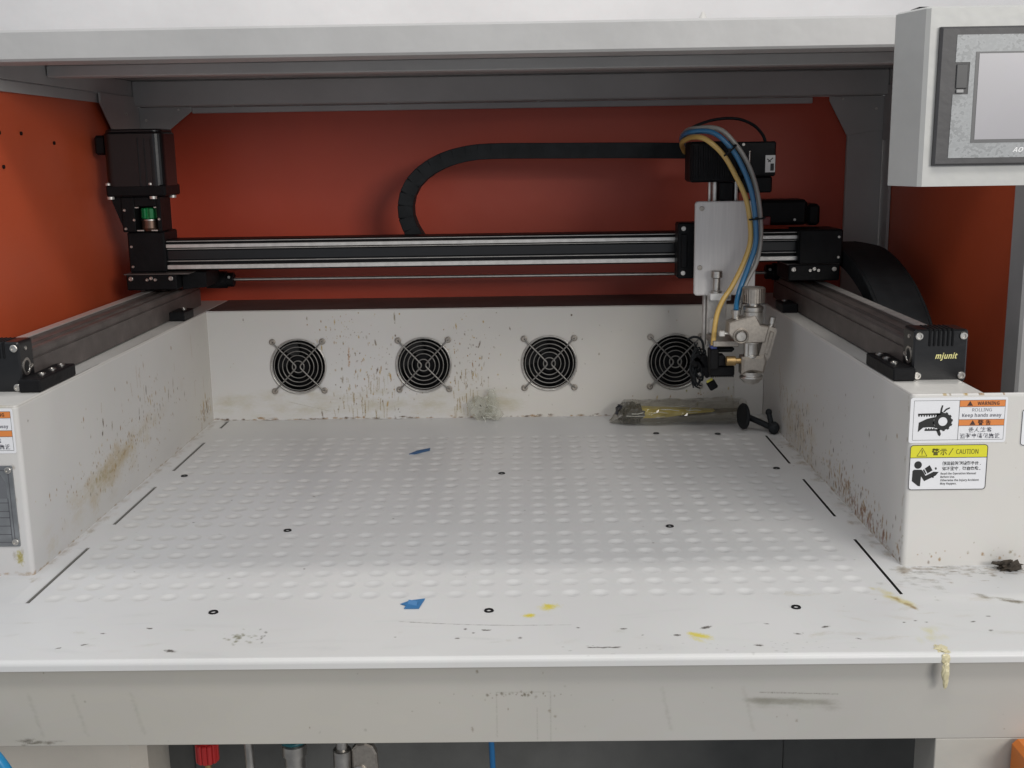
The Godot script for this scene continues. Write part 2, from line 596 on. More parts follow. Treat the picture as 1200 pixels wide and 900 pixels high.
# ---------------------------------------------------------------- sheet-metal cabinet
func cabinet() -> void:
	var t := thing("machine_cabinet", "grey painted metal enclosure with orange panels around the spraying machine", "machine cabinet")
	var il := -0.571
	var ir := 0.5297
	# roof with its deep front lip
	var m := M.new()
	m.bb(-0.66, 0.62, 0.4735, 0.5045, 0.345, 0.40, 0.0025)
	put("roof_lip", m, FRAME, t)
	m = M.new()
	m.bb(-0.66, 0.62, 0.486, 0.4955, -0.17, 0.3445, 0.002)
	put("roof_panel", m, FRAME, t)
	m = M.new()
	m.bb(il + 0.001, ir - 0.001, 0.4715, 0.4855, 0.17, 0.20, 0.0015)
	put("cross_beam", m, FRAME, t)
	m = M.new()
	m.bb(il, ir, 0.4488, 0.4855, -0.140, -0.100, 0.002)
	put("rear_beam", m, FRAME, t)
	m = M.new()
	m.bb(-0.490, 0.424, 0.439, 0.4478, -0.1245, -0.118, 0.001)
	put("panel_flange", m, FRAME, t)
	for s in [-1, 1]:
		var x: float = il if s < 0 else ir
		# side beam and its lip
		m = M.new()
		m.bb(minf(x, x + s * 0.04), maxf(x, x + s * 0.04), 0.463, 0.4855, -0.140, 0.344 if s > 0 else 0.395, 0.0005)
		put("side_beam", m, FRAME, t)
		m = M.new()
		m.bb(minf(x - s * -0.002, x + s * 0.004), maxf(x + s * 0.002, x + s * 0.004), 0.4495, 0.462, -0.118, 0.335 if s > 0 else 0.395, 0.0008)
		put("panel_flange", m, FRAME, t)
		# rear corner post: two flanges meeting in the corner
		m = M.new()
		var xi: float = x - s * (0.052 if s > 0 else 0.034)
		m.bb(minf(x, xi), maxf(x, xi), -0.05, 0.4375, -0.128, -0.120, 0.001)
		m.bb(minf(x + s * 0.0015, x + s * 0.006), maxf(x + s * 0.0015, x + s * 0.006), -0.05, 0.449, -0.128, -0.088, 0.001)
		put("corner_post", m, FRAME, t)
		# gusset plates across both corners
		m = M.new()
		var gx: float = x - s * 0.0815
		m.prism([Vector2(x - s * 0.001, 0.4485), Vector2(gx, 0.4485), Vector2(gx, 0.4425), Vector2(xi - s * 0.002, 0.408 if s < 0 else 0.392), Vector2(x - s * 0.001, 0.40)], -0.1195, -0.1165, 0.0006)
		put("gusset_plate", m, FRAME, t)
		m = M.new()
		var bs := Transform3D(Basis(V(0, 0, 1), V(0, 1, 0), V(-1, 0, 0) if s < 0 else V(1, 0, 0)).orthonormalized(), V(x, 0, 0))
		bs = Transform3D(Basis(V(0, 0, 1), V(0, 1, 0), V(-1, 0, 0)), V(x + (0.0035 if s < 0 else 0.0005), 0, 0))
		m.prism([Vector2(-0.115, 0.4625), Vector2(0.036, 0.4625), Vector2(0.036, 0.449), Vector2(-0.0034, 0.414), Vector2(-0.030, 0.385), Vector2(-0.115, 0.385)], 0.0, 0.003, 0.0005, bs)
		put("gusset_plate", m, FRAME, t)
		bolt(t, V(x - s * 0.013, 0.430, -0.1165), V(0, 0, 1), 0.0022)
		bolt(t, V(x - s * 0.062, 0.4445, -0.1165), V(0, 0, 1), 0.0018)
		bolt(t, V(x - s * 0.0035, 0.4375, -0.06), V(-s, 0, 0), 0.0022)
		# orange side panel
		m = M.new()
		m.bb(minf(x + s * 0.0065, x + s * 0.0085), maxf(x + s * 0.0065, x + s * 0.0085), -0.05, 0.4625, -0.118, 0.342 if s > 0 else 0.399)
		put("side_panel", m, ORANGE, t)
		# front post
		m = M.new()
		m.bb(minf(x + s * 0.001, x + s * 0.045), maxf(x + s * 0.001, x + s * 0.045), -0.85, 0.4730, 0.3425 if s > 0 else 0.40, 0.383 if s > 0 else 0.44, 0.003)
		put("front_post", m, FRAME, t)
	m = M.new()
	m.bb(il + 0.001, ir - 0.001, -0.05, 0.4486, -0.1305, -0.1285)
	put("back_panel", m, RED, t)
	# rivets and small holes in the side panels
	for e in [[0.345, 0.405], [0.29, 0.405], [0.343, 0.368], [0.20, 0.395]]:
		m = M.new()
		m.cyl(V(il - 0.0062, e[1], e[0] - 0.02), V(il - 0.0045, e[1], e[0] - 0.02), 0.0022, 10)
		put("rivet", m, BLACK, t)
	m = M.new()
	m.cyl(V(0.187, 0.5044, 0.365), V(0.187, 0.5145, 0.365), 0.0065, 14, 0.0, 0.0012)
	put("cap_cone", m, WHITE, t)
	for x in [-0.43, -0.33, -0.20, 0.02, 0.30]:
		m = M.new()
		m.bb(x, x + 0.004, 0.4478, 0.4486, -0.1175, -0.1155)
		put("spacer_clip", m, STEEL, t)

# ---------------------------------------------------------------- perforated white worktop
func worktop() -> void:
	var t := thing("worktop", "white plastic work table with rows of round dimples and side slots", "worktop")
	var W := 1600.0
	var H := 1024.0
	var x0 := -0.64
	var z0 := -0.01
	var sx := W / 1.28
	var base := lin(0.605, 0.602, 0.595)
	var im := tex_base(int(W), int(H), base, 0.035, 41, 0.012)
	var P := func(x: float, z: float) -> Vector2: return Vector2((x - x0) * sx, (z - z0) * sx)
	var brown := Color(0.40, 0.31, 0.19)
	var grey := Color(0.42, 0.41, 0.38)
	var dk := Color(0.16, 0.14, 0.12)
	# rubbed dirt along the walls
	for i in 90:
		var z := rng.randf_range(0.0, 0.63)
		var p: Vector2 = P.call(XR - absf(rng.randfn()) * 0.006, z)
		blob(im, p.x, p.y, rng.randf_range(2, 9), rng.randf_range(3, 14), 0, brown if rng.randf() < 0.6 else grey, rng.randf_range(0.05, 0.28), 0.7, 0.8)
		p = P.call(XL + absf(rng.randfn()) * 0.005, z)
		blob(im, p.x, p.y, rng.randf_range(2, 7), rng.randf_range(3, 14), 0, brown, rng.randf_range(0.04, 0.18), 0.7, 0.8)
	for i in 60:
		var p: Vector2 = P.call(rng.randf_range(XL, XR), absf(rng.randfn()) * 0.004)
		blob(im, p.x, p.y, rng.randf_range(2, 14), rng.randf_range(1, 3), 0, dk, rng.randf_range(0.1, 0.4), 0.7, 0.8)
	# the dirty corner in front of the housing with the two stickers
	for i in 230:
		var p: Vector2 = P.call(rng.randf_range(0.335, 0.52), 0.612 + absf(rng.randfn()) * 0.013)
		blob(im, p.x, p.y, rng.randf_range(1, 10), rng.randf_range(1, 4), 0, Color(0.40, 0.32, 0.24) if rng.randf() < 0.5 else grey, rng.randf_range(0.12, 0.5), 0.8, 0.8)
	for i in 40:
		var p: Vector2 = P.call(0.345 + rng.randfn() * 0.012, 0.645 + rng.randfn() * 0.014)
		blob(im, p.x, p.y, rng.randf_range(2, 8), rng.randf_range(1, 5), 0.3, grey, rng.randf_range(0.08, 0.25), 0.8, 0.8)
	var sm: Vector2 = P.call(0.402, 0.693)
	for i in 26:
		var k := rng.randf_range(-1, 1)
		blob(im, sm.x + k * 26, sm.y + k * 13 + rng.randfn() * 3, rng.randf_range(3, 11), rng.randf_range(1.5, 4), 0.45, Color(0.34, 0.31, 0.24), rng.randf_range(0.2, 0.5), 0.7, 0.8)
	sm = P.call(0.44, 0.705)
	for i in 12:
		blob(im, sm.x + rng.randfn() * 14, sm.y + rng.randfn() * 7, rng.randf_range(3, 10), rng.randf_range(2, 4), 0.3, Color(0.5, 0.48, 0.40), rng.randf_range(0.1, 0.3), 0.7, 0.8)
	# brown print of a torn label
	for e in [[0.395, 0.742, 0.399, 0.750], [0.399, 0.750, 0.422, 0.752], [0.422, 0.752, 0.415, 0.741], [0.395, 0.742, 0.402, 0.745], [0.402, 0.745, 0.407, 0.749], [0.411, 0.749, 0.415, 0.741]]:
		var a: Vector2 = P.call(e[0], e[1])
		var b: Vector2 = P.call(e[2], e[3])
		streak(im, a.x, a.y, b.x, b.y, 1.3, Color(0.45, 0.33, 0.24), 0.7)
	# smudge left of the middle
	for i in 34:
		var p: Vector2 = P.call(-0.232 + rng.randfn() * 0.005, 0.752 + rng.randfn() * 0.006)
		blob(im, p.x, p.y, rng.randf_range(1, 4), rng.randf_range(1, 3), 0.8, Color(0.38, 0.37, 0.28), rng.randf_range(0.2, 0.6), 0.7, 0.8)
	for i in 8:
		var p: Vector2 = P.call(-0.213 + rng.randfn() * 0.002, 0.750 + rng.randfn() * 0.008)
		blob(im, p.x, p.y, 1.5, 2.5, 0.0, grey, 0.6, 0.5, 0.8)
	# dark scratch along the front of the dimples and smaller ones
	for i in 46:
		var k := i / 46.0
		var p: Vector2 = P.call(lerpf(-0.106, 0.034, k), 0.7235 + 0.009 * k + 0.004 * sin(k * 3.0))
		blob(im, p.x, p.y, 4, 0.8, 0.04, dk, rng.randf_range(0.1, 0.75) * (1.0 - k * 0.6), 0.4, 0.8)
	for e in [[-0.058, 0.757, 3.0], [-0.046, 0.747, 2.0], [-0.037, 0.742, 4.0], [-0.034, 0.742, 3.0], [0.038, 0.739, 2.0], [0.074, 0.742, 4.0], [0.115, 0.755, 5.0], [-0.345, 0.741, 3.0], [-0.352, 0.762, 4.0], [-0.37, 0.768, 3.0], [-0.28, 0.775, 7.0], [-0.31, 0.732, 4.0], [0.14, 0.741, 7.0], [0.175, 0.775, 5.0], [0.21, 0.755, 4.0], [0.235, 0.742, 5.0], [0.255, 0.765, 3.0], [0.19, 0.735, 3.0], [0.30, 0.735, 2.0], [0.31, 0.732, 2.0], [0.318, 0.735, 2.0], [0.355, 0.735, 3.0]]:
		var p: Vector2 = P.call(e[0], e[1])
		blob(im, p.x, p.y, e[2], maxf(1.2, e[2] * 0.45), rng.randf_range(-0.5, 0.5), dk, 0.7, 0.6, 0.6)
	var ra: Vector2 = P.call(0.045, 0.776)
	for i in 20:
		blob(im, ra.x + i * 1.5, ra.y + rng.randfn() * 0.6, 2.5, 1.0, 0, dk, rng.randf_range(0.4, 0.9), 0.4, 0.8)
	for i in 40:
		var p: Vector2 = P.call(rng.randf_range(0.02, 0.25), rng.randf_range(0.765, 0.792))
		blob(im, p.x, p.y, rng.randf_range(0.8, 2.5), rng.randf_range(0.6, 1.2), 0, grey, rng.randf_range(0.15, 0.5), 0.6, 0.8)
	for i in 26:
		var p: Vector2 = P.call(rng.randf_range(0.20, 0.50), rng.randf_range(0.655, 0.775))
		blob(im, p.x, p.y, rng.randf_range(5, 26), rng.randf_range(2, 7), rng.randf_range(-0.4, 0.6), Color(0.62, 0.57, 0.46), rng.randf_range(0.06, 0.22), 0.8, 0.9)
	for i in 14:
		var p: Vector2 = P.call(rng.randf_range(-0.5, 0.15), rng.randf_range(0.71, 0.78))
		blob(im, p.x, p.y, rng.randf_range(4, 16), rng.randf_range(2, 5), rng.randf_range(-0.4, 0.4), Color(0.58, 0.56, 0.48), rng.randf_range(0.06, 0.2), 0.8, 0.9)
	# loose specks everywhere
	for i in 150:
		var p: Vector2 = P.call(rng.randf_range(-0.55, 0.5), rng.randf_range(0.05, 0.785))
		var r := 0.6 + 1.6 * pow(rng.randf(), 3.0)
		blob(im, p.x, p.y, r * 1.4, r, rng.randf() * 3, dk if rng.randf() < 0.6 else grey, rng.randf_range(0.25, 0.8), 0.5, 0.7)
	# pale rub marks
	for i in 40:
		var p: Vector2 = P.call(rng.randf_range(-0.45, 0.45), rng.randf_range(0.70, 0.785))
		blob(im, p.x, p.y, rng.randf_range(12, 46), rng.randf_range(1.5, 6), rng.randf_range(-0.2, 0.2), Color(0.70, 0.71, 0.70), rng.randf_range(0.06, 0.2), 0.6, 1.0)
	# yellow resin stains
	for e in [[0.0, 0.714, 7.0, 5.0], [0.0175, 0.695, 11.0, 8.0], [0.1325, 0.757, 12.0, 8.0]]:
		var p: Vector2 = P.call(e[0], e[1])
		for i in 7:
			blob(im, p.x + rng.randfn() * e[2] * 0.35, p.y + rng.randfn() * e[3] * 0.4, e[2] * rng.randf_range(0.4, 0.9), e[3] * rng.randf_range(0.4, 0.9), rng.randf(), Color(0.82, 0.74, 0.20), rng.randf_range(0.3, 0.6), 0.8, 0.9)
	var q: Vector2 = P.call(0.3, 0.674)
	for i in 24:
		var k := rng.randf()
		blob(im, q.x + k * 19 + rng.randfn() * 3, q.y + k * 48 - 14, rng.randf_range(3, 7), rng.randf_range(4, 12), -0.3, Color(0.76, 0.70, 0.44), rng.randf_range(0.18, 0.42), 0.6, 0.9)
	for i in 16:
		var k := rng.randf()
		blob(im, q.x + 10 + k * 13 + rng.randfn() * 1.5, q.y + 12 + k * 30, rng.randf_range(1.5, 3.5), rng.randf_range(2, 6), -0.35, Color(0.50, 0.40, 0.22), rng.randf_range(0.2, 0.6), 0.7, 0.8)
	q = P.call(0.314, 0.762)
	for i in 14:
		blob(im, q.x + rng.randfn() * 5, q.y + rng.randfn() * 16, rng.randf_range(3, 8), rng.randf_range(5, 12), 0, Color(0.78, 0.75, 0.55), rng.randf_range(0.1, 0.35), 0.6, 0.9)
	var top_mat := tex_mat(im, 0.33)
	top_mat.roughness_texture = noise_tex(44, 0.02, Color(0.75, 0.75, 0.75), Color(1, 1, 1))
	top_mat.roughness = 0.46
	PE.roughness = 0.42
	# the sheet: cells with round holes for the dimples, gaps for the slots
	var m := M.new()
	m.uo = V(x0, 0, z0)
	m.ud = V(1.0 / 1.28, 0, 0)
	m.vd = V(0, 0, sx / H)
	var UP := Vector3.UP
	var rect := func(a: float, b: float, c: float, d: float) -> void:
		m.quad(V(a, 0, c), V(b, 0, c), V(b, 0, d), V(a, 0, d), UP)
	var bx0 := -0.4265
	var bx1 := bx0 + 29 * 0.025
	var zb := -0.004
	var ze := 0.788
	var slots := [[0.005, 0.047], [0.1265, 0.264], [0.331, 0.467], [0.5375, 0.677]]
	rect.call(-0.64, -0.4500, zb, ze)
	var gz0 := zb
	for sl in slots:
		rect.call(-0.4500, -0.4356, gz0, sl[0])
		gz0 = sl[1]
		m.quad(V(-0.4500, 0, sl[0]), V(-0.4356, -0.0019, sl[0] + 0.002), V(-0.4356, -0.0019, sl[1] - 0.002), V(-0.4500, 0, sl[1]), V(0.12, 0.99, 0))
		m.tri(V(-0.4500, 0, sl[0]), V(-0.4356, -0.0019, sl[0] + 0.002), V(-0.4356, 0, sl[0]), V(0, 1, 0), V(0, 1, 0), V(0, 1, 0))
		m.tri(V(-0.4500, 0, sl[1]), V(-0.4356, -0.0019, sl[1] - 0.002), V(-0.4356, 0, sl[1]), V(0, 1, 0), V(0, 1, 0), V(0, 1, 0))
	rect.call(-0.4500, -0.4356, gz0, ze)
	rect.call(-0.4322, bx0, zb, ze)
	rect.call(bx1, 0.3160, zb, ze)
	rect.call(0.3188, 0.64, zb, ze)
	var tr := M.new()
	for col in [[-0.4356, -0.4322], [0.3160, 0.3188]]:
		var z := zb
		for s in slots:
			rect.call(col[0], col[1], z, s[0])
			z = s[1]
			var one := M.new()
			one.quad(V(col[0], 0, s[0]), V(col[0], 0, s[1]), V(col[0], -0.003, s[1]), V(col[0], -0.003, s[0]), V(1, 0, 0))
			one.quad(V(col[1], 0, s[0]), V(col[1], 0, s[1]), V(col[1], -0.003, s[1]), V(col[1], -0.003, s[0]), V(-1, 0, 0))
			one.quad(V(col[0], 0, s[0]), V(col[1], 0, s[0]), V(col[1], -0.003, s[0]), V(col[0], -0.003, s[0]), V(0, 0, 1))
			one.quad(V(col[0], 0, s[1]), V(col[1], 0, s[1]), V(col[1], -0.003, s[1]), V(col[0], -0.003, s[1]), V(0, 0, -1))
			one.quad(V(col[0], -0.003, s[0]), V(col[1], -0.003, s[0]), V(col[1], -0.003, s[1]), V(col[0], -0.003, s[1]), UP)
			put("slot", one, mat(lin(0.045, 0.043, 0.04) if col[0] > 0.0 else lin(0.28, 0.275, 0.26), 0.6), t)
		rect.call(col[0], col[1], z, ze)
	var rows := []
	var zz := zb
	for mod in [0.119, 0.315, 0.511]:
		rect.call(bx0, bx1, zz, mod - 0.013)
		for k in 7:
			rows.append(mod + 0.026 * k)
		zz = mod + 0.026 * 6.5
	rect.call(bx0, bx1, zz, ze)
	var cr := 0.0094
	for z in rows:
		for i in 29:
			m.holed(V(bx0 + 0.0125 + 0.025 * i, 0, z), V(1, 0, 0), V(0, 0, 1), 0.0125, 0.013, cr, 16, UP)
	# rounded front edge
	var prof := [[ze, 0.0]]
	for k in 6:
		var a := PI * 0.5 * (k + 1) / 6.0
		prof.append([ze + 0.006 * sin(a), -0.0035 + 0.0035 * cos(a)])
	prof.append([ze + 0.0052, -0.0076])
	prof.append([ze - 0.01, -0.0076])
	for i in prof.size() - 1:
		var n0 := V(0, 1, 0)
		var n1 := V(0, 0, 1)
		if i < 6:
			n0 = V(0, cos(PI * 0.5 * i / 6.0), sin(PI * 0.5 * i / 6.0))
			n1 = V(0, cos(PI * 0.5 * (i + 1) / 6.0), sin(PI * 0.5 * (i + 1) / 6.0))
		elif i == 6:
			n0 = V(0, 0, 1)
		else:
			n0 = V(0, -1, 0); n1 = n0
		m.squad(V(-0.64, prof[i][1], prof[i][0]), V(0.64, prof[i][1], prof[i][0]), V(0.64, prof[i + 1][1], prof[i + 1][0]), V(-0.64, prof[i + 1][1], prof[i + 1][0]), n0, n0, n1, n1)
	put("plastic_sheet", m, top_mat, t)
	# dimples pressed into the sheet
	var bowls := []
	for var_ in 3:
		var b := M.new()
		var dep: float = 0.00092 + 0.0002 * var_
		var pr := []
		for k in 6:
			var r := cr * (1.0 - k / 5.0)
			pr.append(Vector2(r, -dep * pow(1.0 - pow(r / cr, 2.0), 2.0)))
		for i in 5:
			for k in 16:
				var q4 := []
				var n4 := []
				for e in [[i, k], [i, k + 1], [i + 1, k + 1], [i + 1, k]]:
					var a: float = TAU * e[1] / 16.0
					var p: Vector2 = pr[e[0]]
					q4.append(V(cos(a) * p.x, p.y, sin(a) * p.x))
					var sl := 4.0 * dep * p.x / (cr * cr) * (1.0 - pow(p.x / cr, 2.0))
					n4.append(V(-cos(a) * sl, 1, -sin(a) * sl).normalized())
				b.squad(q4[0], q4[1], q4[2], q4[3], n4[0], n4[1], n4[2], n4[3])
		bowls.append(b)
	var bm := []
	for b in bowls: bm.append(b.mesh())
	var rest := M.new()
	var count := 0
	for ri in range(rows.size() - 1, -1, -1):
		for i in 29:
			var at := V(bx0 + 0.0125 + 0.025 * i, 0, rows[ri])
			var kind := rng.randi() % 3
			if count < 300:
				put("dimple", bm[kind], PE, t, at)
			else:
				var src: M = bowls[kind]
				for k in src.v.size():
					rest.v.append(src.v[k] + at)
					rest.n.append(src.n[k])
					rest.uv.append(Vector2.ZERO)
			count += 1
	put("dimples", rest, PE, t).set_meta("kind", "stuff")
	# countersunk screws
	for e in [[-0.266, 0.7013], [-0.0344, 0.7037], [0.2213, 0.7032], [-0.2466, 0.4929], [0.143, 0.493], [-0.0318, 0.2929], [-0.4134, 0.2876], [0.2966, 0.2851], [0.1734, 0.108], [0.255, 0.115]]:
		m = M.new()
		m.lathe(V(e[0], 0.0002, e[1]), Vector3.UP, [Vector2(0.0042, 0), Vector2(0.0038, 0.0008), Vector2(0.0022, 0.0006), Vector2(0.0019, -0.0012), Vector2(0, -0.0012)], 16)
		put("countersunk_screw", m, BLACK, t)

# ---------------------------------------------------------------- housings round the table
# folded sheet: follows points in plan (x,z), rises from y0 to y1, UV along its length
func folded(path: Array, y0: float, y1: float, thick: float, total: float) -> M:
	var m := M.new()
	var run := 0.0
	var nr := []
	for i in path.size() - 1:
		var d: Vector2 = (path[i + 1] - path[i]).normalized()
		nr.append(Vector2(-d.y, d.x))
	for i in path.size() - 1:
		var a: Vector2 = path[i]
		var b: Vector2 = path[i + 1]
		var l := a.distance_to(b)
		var short := l < 0.006
		var na: Vector2 = nr[i]
		var nb: Vector2 = nr[i]
		if short:
			na = (nr[i] + nr[maxi(0, i - 1)]).normalized()
			nb = (nr[i] + nr[mini(nr.size() - 1, i + 1)]).normalized()
		var A := V(a.x, 0, a.y)
		var B := V(b.x, 0, b.y)
		var NA := V(na.x, 0, na.y)
		var NB := V(nb.x, 0, nb.y)
		var u0 := run / total
		var u1 := (run + l) / total
		var Y0 := V(0, y0, 0)
		var Y1 := V(0, y1, 0)
		m.tri(A + Y0, B + Y0, B + Y1, NA, NB, NB, Vector2(u0, 1), Vector2(u1, 1), Vector2(u1, 0))
		m.tri(A + Y0, B + Y1, A + Y1, NA, NB, NA, Vector2(u0, 1), Vector2(u1, 0), Vector2(u0, 0))
		# rounded top edge and the back of the sheet
		var r := 0.0016
		var T := V(0, y1 + r, 0)
		m.squad(A + Y1, B + Y1, B + T - NB * r, A + T - NA * r, NA, NB, (NB + Vector3.UP).normalized(), (NA + Vector3.UP).normalized())
		m.squad(A + T - NA * r, B + T - NB * r, B + T - NB * thick, A + T - NA * thick, Vector3.UP, Vector3.UP, Vector3.UP, Vector3.UP)
		m.squad(A + T - NA * thick, B + T - NB * thick, B + Y0 - NB * thick, A + Y0 - NA * thick, -NA, -NB, -NB, -NA)
		run += l
	return m

func housings() -> void:
	var base := lin(0.575, 0.558, 0.532)
	var tan_ := Color(0.60, 0.46, 0.20)
	var brown := Color(0.44, 0.27, 0.09)
	var dk := Color(0.22, 0.15, 0.09)
	var grey := Color(0.47, 0.42, 0.34)
	var hh := HB - 0.0016
	# ---- side housing by the nameplate
	var t := thing("side_housing", "white painted side box carrying the rail, with a nameplate on its front", "machine housing")
	var r := 0.004
	var p := []
	p.append(Vector2(XL - 0.25, ZF))
	p.append(Vector2(XL - r, ZF))
	for k in 4:
		var a := PI * 0.5 * (k + 1) / 4.0
		p.append(Vector2(XL - r + r * sin(a), ZF - r + r * cos(a)))
	p.append(Vector2(XL, 0.0003))
	var total := 0.25 + 0.61
	var W := 1400
	var H := 260
	var s := W / total
	var im := tex_base(W, H, base, 0.02, 51, 0.02)
	var ux := func(z: float) -> float: return (0.25 + (ZF - z)) * s
	var vy := func(y: float) -> float: return (1.0 - y / hh) * H
	# yellow-brown overspray cloud low on the wall
	for i in 70:
		var k := rng.randfn()
		blob(im, ux.call(0.40) + k * 120, vy.call(0.045) - k * 14 + rng.randfn() * 14, rng.randf_range(14, 50), rng.randf_range(8, 22), -0.15, tan_, rng.randf_range(0.05, 0.13), 0.7, 1.0)
	for i in 26:
		blob(im, ux.call(0.435) + rng.randfn() * 24, vy.call(0.040) + rng.randfn() * 10, rng.randf_range(4, 12), rng.randf_range(3, 8), 0, Color(0.50, 0.45, 0.25), rng.randf_range(0.1, 0.28), 0.8, 0.9)
	flecks(im, 260, ux.call(0.40), vy.call(0.05), 130, 26, 0.7, 2.6, [tan_, brown, grey], 0.3, 0.85, 2.0)
	flecks(im, 110, ux.call(0.26), vy.call(0.075), 120, 26, 0.7, 3.0, [tan_, brown, grey, dk], 0.25, 0.8, 4.0)
	flecks(im, 70, ux.call(0.04), vy.call(0.025), 36, 16, 0.8, 4.2, [brown, tan_, dk], 0.3, 0.8, 3.0)
	flecks(im, 60, ux.call(0.3), vy.call(0.08), 230, 55, 0.6, 2.2, [grey, brown], 0.3, 0.8, 2.0)
	flecks(im, 22, ux.call(0.3), vy.call(0.10), 180, 50, 1.8, 3.6, [dk, brown], 0.5, 0.85, 3.0)
	for i in 9:
		var x: float = ux.call(rng.randf_range(0.02, 0.42))
		var y: float = vy.call(rng.randf_range(0.07, 0.14))
		streak(im, x, y, x + rng.randfn() * 2, y + rng.randf_range(12, 50), 1.3, brown, 0.4)
	for i in 90:
		blob(im, rng.randf_range(330, W), H - absf(rng.randfn()) * 3.0, rng.randf_range(2, 9), rng.randf_range(1, 3), 0, brown, rng.randf_range(0.1, 0.45), 0.7, 0.8)
	for i in 10:
		blob(im, rng.randf_range(372, 396), rng.randf_range(20, H - 5), rng.randf_range(2, 5), rng.randf_range(2, 9), 0, grey, 0.35, 0.6, 0.8)
	blob(im, 388, vy.call(0.018), 6, 13, 0, Color(0.55, 0.50, 0.2), 0.75, 0.6, 0.7)
	put("folded_sheet", folded(p, 0.0, hh, 0.003, total), tex_mat(im, 0.42), t)
	var m := M.new()
	m.bb(-0.522, XL - 0.0016, HB - 0.003, HB, -0.124, ZF - 0.0016, 0.0005)
	put("top_plate", m, WHITE, t)
	# ---- side housing with the stickers
	t = thing("side_housing", "white painted side box carrying the rail, two warning stickers on its front", "machine housing")
	p = [Vector2(XR, 0.0003)]
	for k in 5:
		var a := PI * 0.5 * k / 4.0
		p.append(Vector2(XR + r - r * cos(a), ZF - r + r * sin(a)))
	p.append(Vector2(XR + 0.29, ZF))
	total = 0.61 + 0.29
	s = W / total
	im = tex_base(W, H, base, 0.02, 57, 0.02)
	var wx := func(z: float) -> float: return (z - 0.002) * s
	for i in 40:
		blob(im, wx.call(0.22) + rng.randfn() * 60, vy.call(0.03) + rng.randfn() * 24, rng.randf_range(10, 26), rng.randf_range(8, 26), 0, tan_, rng.randf_range(0.03, 0.10), 0.7, 1.0)
	# brown run marks near the corner
	for i in 60:
		var x: float = wx.call(0.10 + rng.randf() * 0.19)
		var k: float = (x / s - 0.10) / 0.19
		var y: float = lerpf(vy.call(0.068), vy.call(0.012), k) + rng.randfn() * 20
		streak(im, x, y, x + rng.randfn() * 2.5, y + rng.randf_range(6, 34), rng.randf_range(1.0, 2.8), brown if rng.randf() < 0.6 else tan_, rng.randf_range(0.25, 0.6))
	flecks(im, 150, wx.call(0.22), vy.call(0.035), 60, 34, 0.8, 3.4, [brown, tan_, dk], 0.35, 0.85, 3.0)
	flecks(im, 260, wx.call(0.44), vy.call(0.022), 110, 15, 0.8, 4.0, [brown, tan_, dk, brown], 0.35, 0.85, 3.0)
	flecks(im, 130, wx.call(0.50), vy.call(0.010), 80, 9, 1.0, 4.6, [brown, Color(0.42, 0.20, 0.12)], 0.35, 0.8, 2.0)
	flecks(im, 46, wx.call(0.38), vy.call(0.08), 170, 45, 0.8, 2.8, [dk, grey, brown], 0.35, 0.85, 2.5)
	for i in 90:
		blob(im, rng.randf_range(0, 950), H - absf(rng.randfn()) * 3.5, rng.randf_range(2, 9), rng.randf_range(1, 4), 0, brown, rng.randf_range(0.12, 0.5), 0.7, 0.8)
	flecks(im, 60, wx.call(0.74), vy.call(0.012), 100, 6, 0.7, 2.6, [grey, brown], 0.2, 0.6)
	flecks(im, 26, wx.call(0.76), vy.call(0.09), 110, 60, 0.6, 1.8, [grey], 0.25, 0.6)
	for i in 24:
		blob(im, wx.call(0.607) + rng.randfn() * 2.5, rng.randf_range(0, H), rng.randf_range(1, 3), rng.randf_range(1, 6), 0, grey, rng.randf_range(0.2, 0.6), 0.6, 0.8)
	put("folded_sheet", folded(p, 0.0, hh, 0.003, total), tex_mat(im, 0.42), t)
	m = M.new()
	m.bb(XR + 0.0016, 0.404, HB - 0.003, HB, -0.124, ZF - 0.0016, 0.0005)
	put("top_plate", m, WHITE, t)
	m = M.new()
	m.bb(0.401, 0.404, 0.0, HB - 0.0035, -0.12, ZF - 0.0045)
	put("outer_plate", m, WHITE, t)
	# ---- back housing with the four fan holes
	t = thing("back_housing", "low white back wall with four fan openings and brown drip marks", "machine housing")
	W = 1500
	H = 300
	im = tex_base(W, H, base, 0.02, 61, 0.025)
	s = W / (XR - XL)
	var bxx := func(x: float) -> float: return (x - XL) * s
	var byy := func(y: float) -> float: return (1.0 - y / HB) * H
	for i in 120:
		blob(im, rng.randf_range(0, W * 0.55), byy.call(0.022) + rng.randfn() * 16, rng.randf_range(14, 60), rng.randf_range(6, 18), 0, Color(0.58, 0.52, 0.33), rng.randf_range(0.03, 0.10), 0.7, 1.0)
	for cx in [-0.225, -0.24, -0.20, -0.255, -0.07, -0.085, -0.095]:
		for i in 14:
			var x: float = bxx.call(cx + rng.randfn() * 0.012)
			var y: float = byy.call(rng.randf_range(0.01, 0.075))
			streak(im, x, y, x + rng.randfn() * 1.5, y + rng.randf_range(5, 36), rng.randf_range(0.8, 2.0), Color(0.45, 0.35, 0.17), rng.randf_range(0.25, 0.65))
	flecks(im, 170, bxx.call(-0.22), byy.call(0.075), 55, 66, 0.8, 3.0, [brown, tan_, dk, grey], 0.3, 0.8, 3.5)
	flecks(im, 120, bxx.call(-0.085), byy.call(0.09), 40, 50, 0.8, 3.0, [brown, tan_, dk, grey], 0.3, 0.8, 3.5)
	flecks(im, 50, bxx.call(-0.27), byy.call(0.13), 40, 26, 0.8, 2.4, [brown, tan_], 0.3, 0.7, 3.0)
	streak(im, bxx.call(-0.255), byy.call(0.105), bxx.call(-0.256), byy.call(0.078), 3.2, Color(0.58, 0.38, 0.22), 0.55)
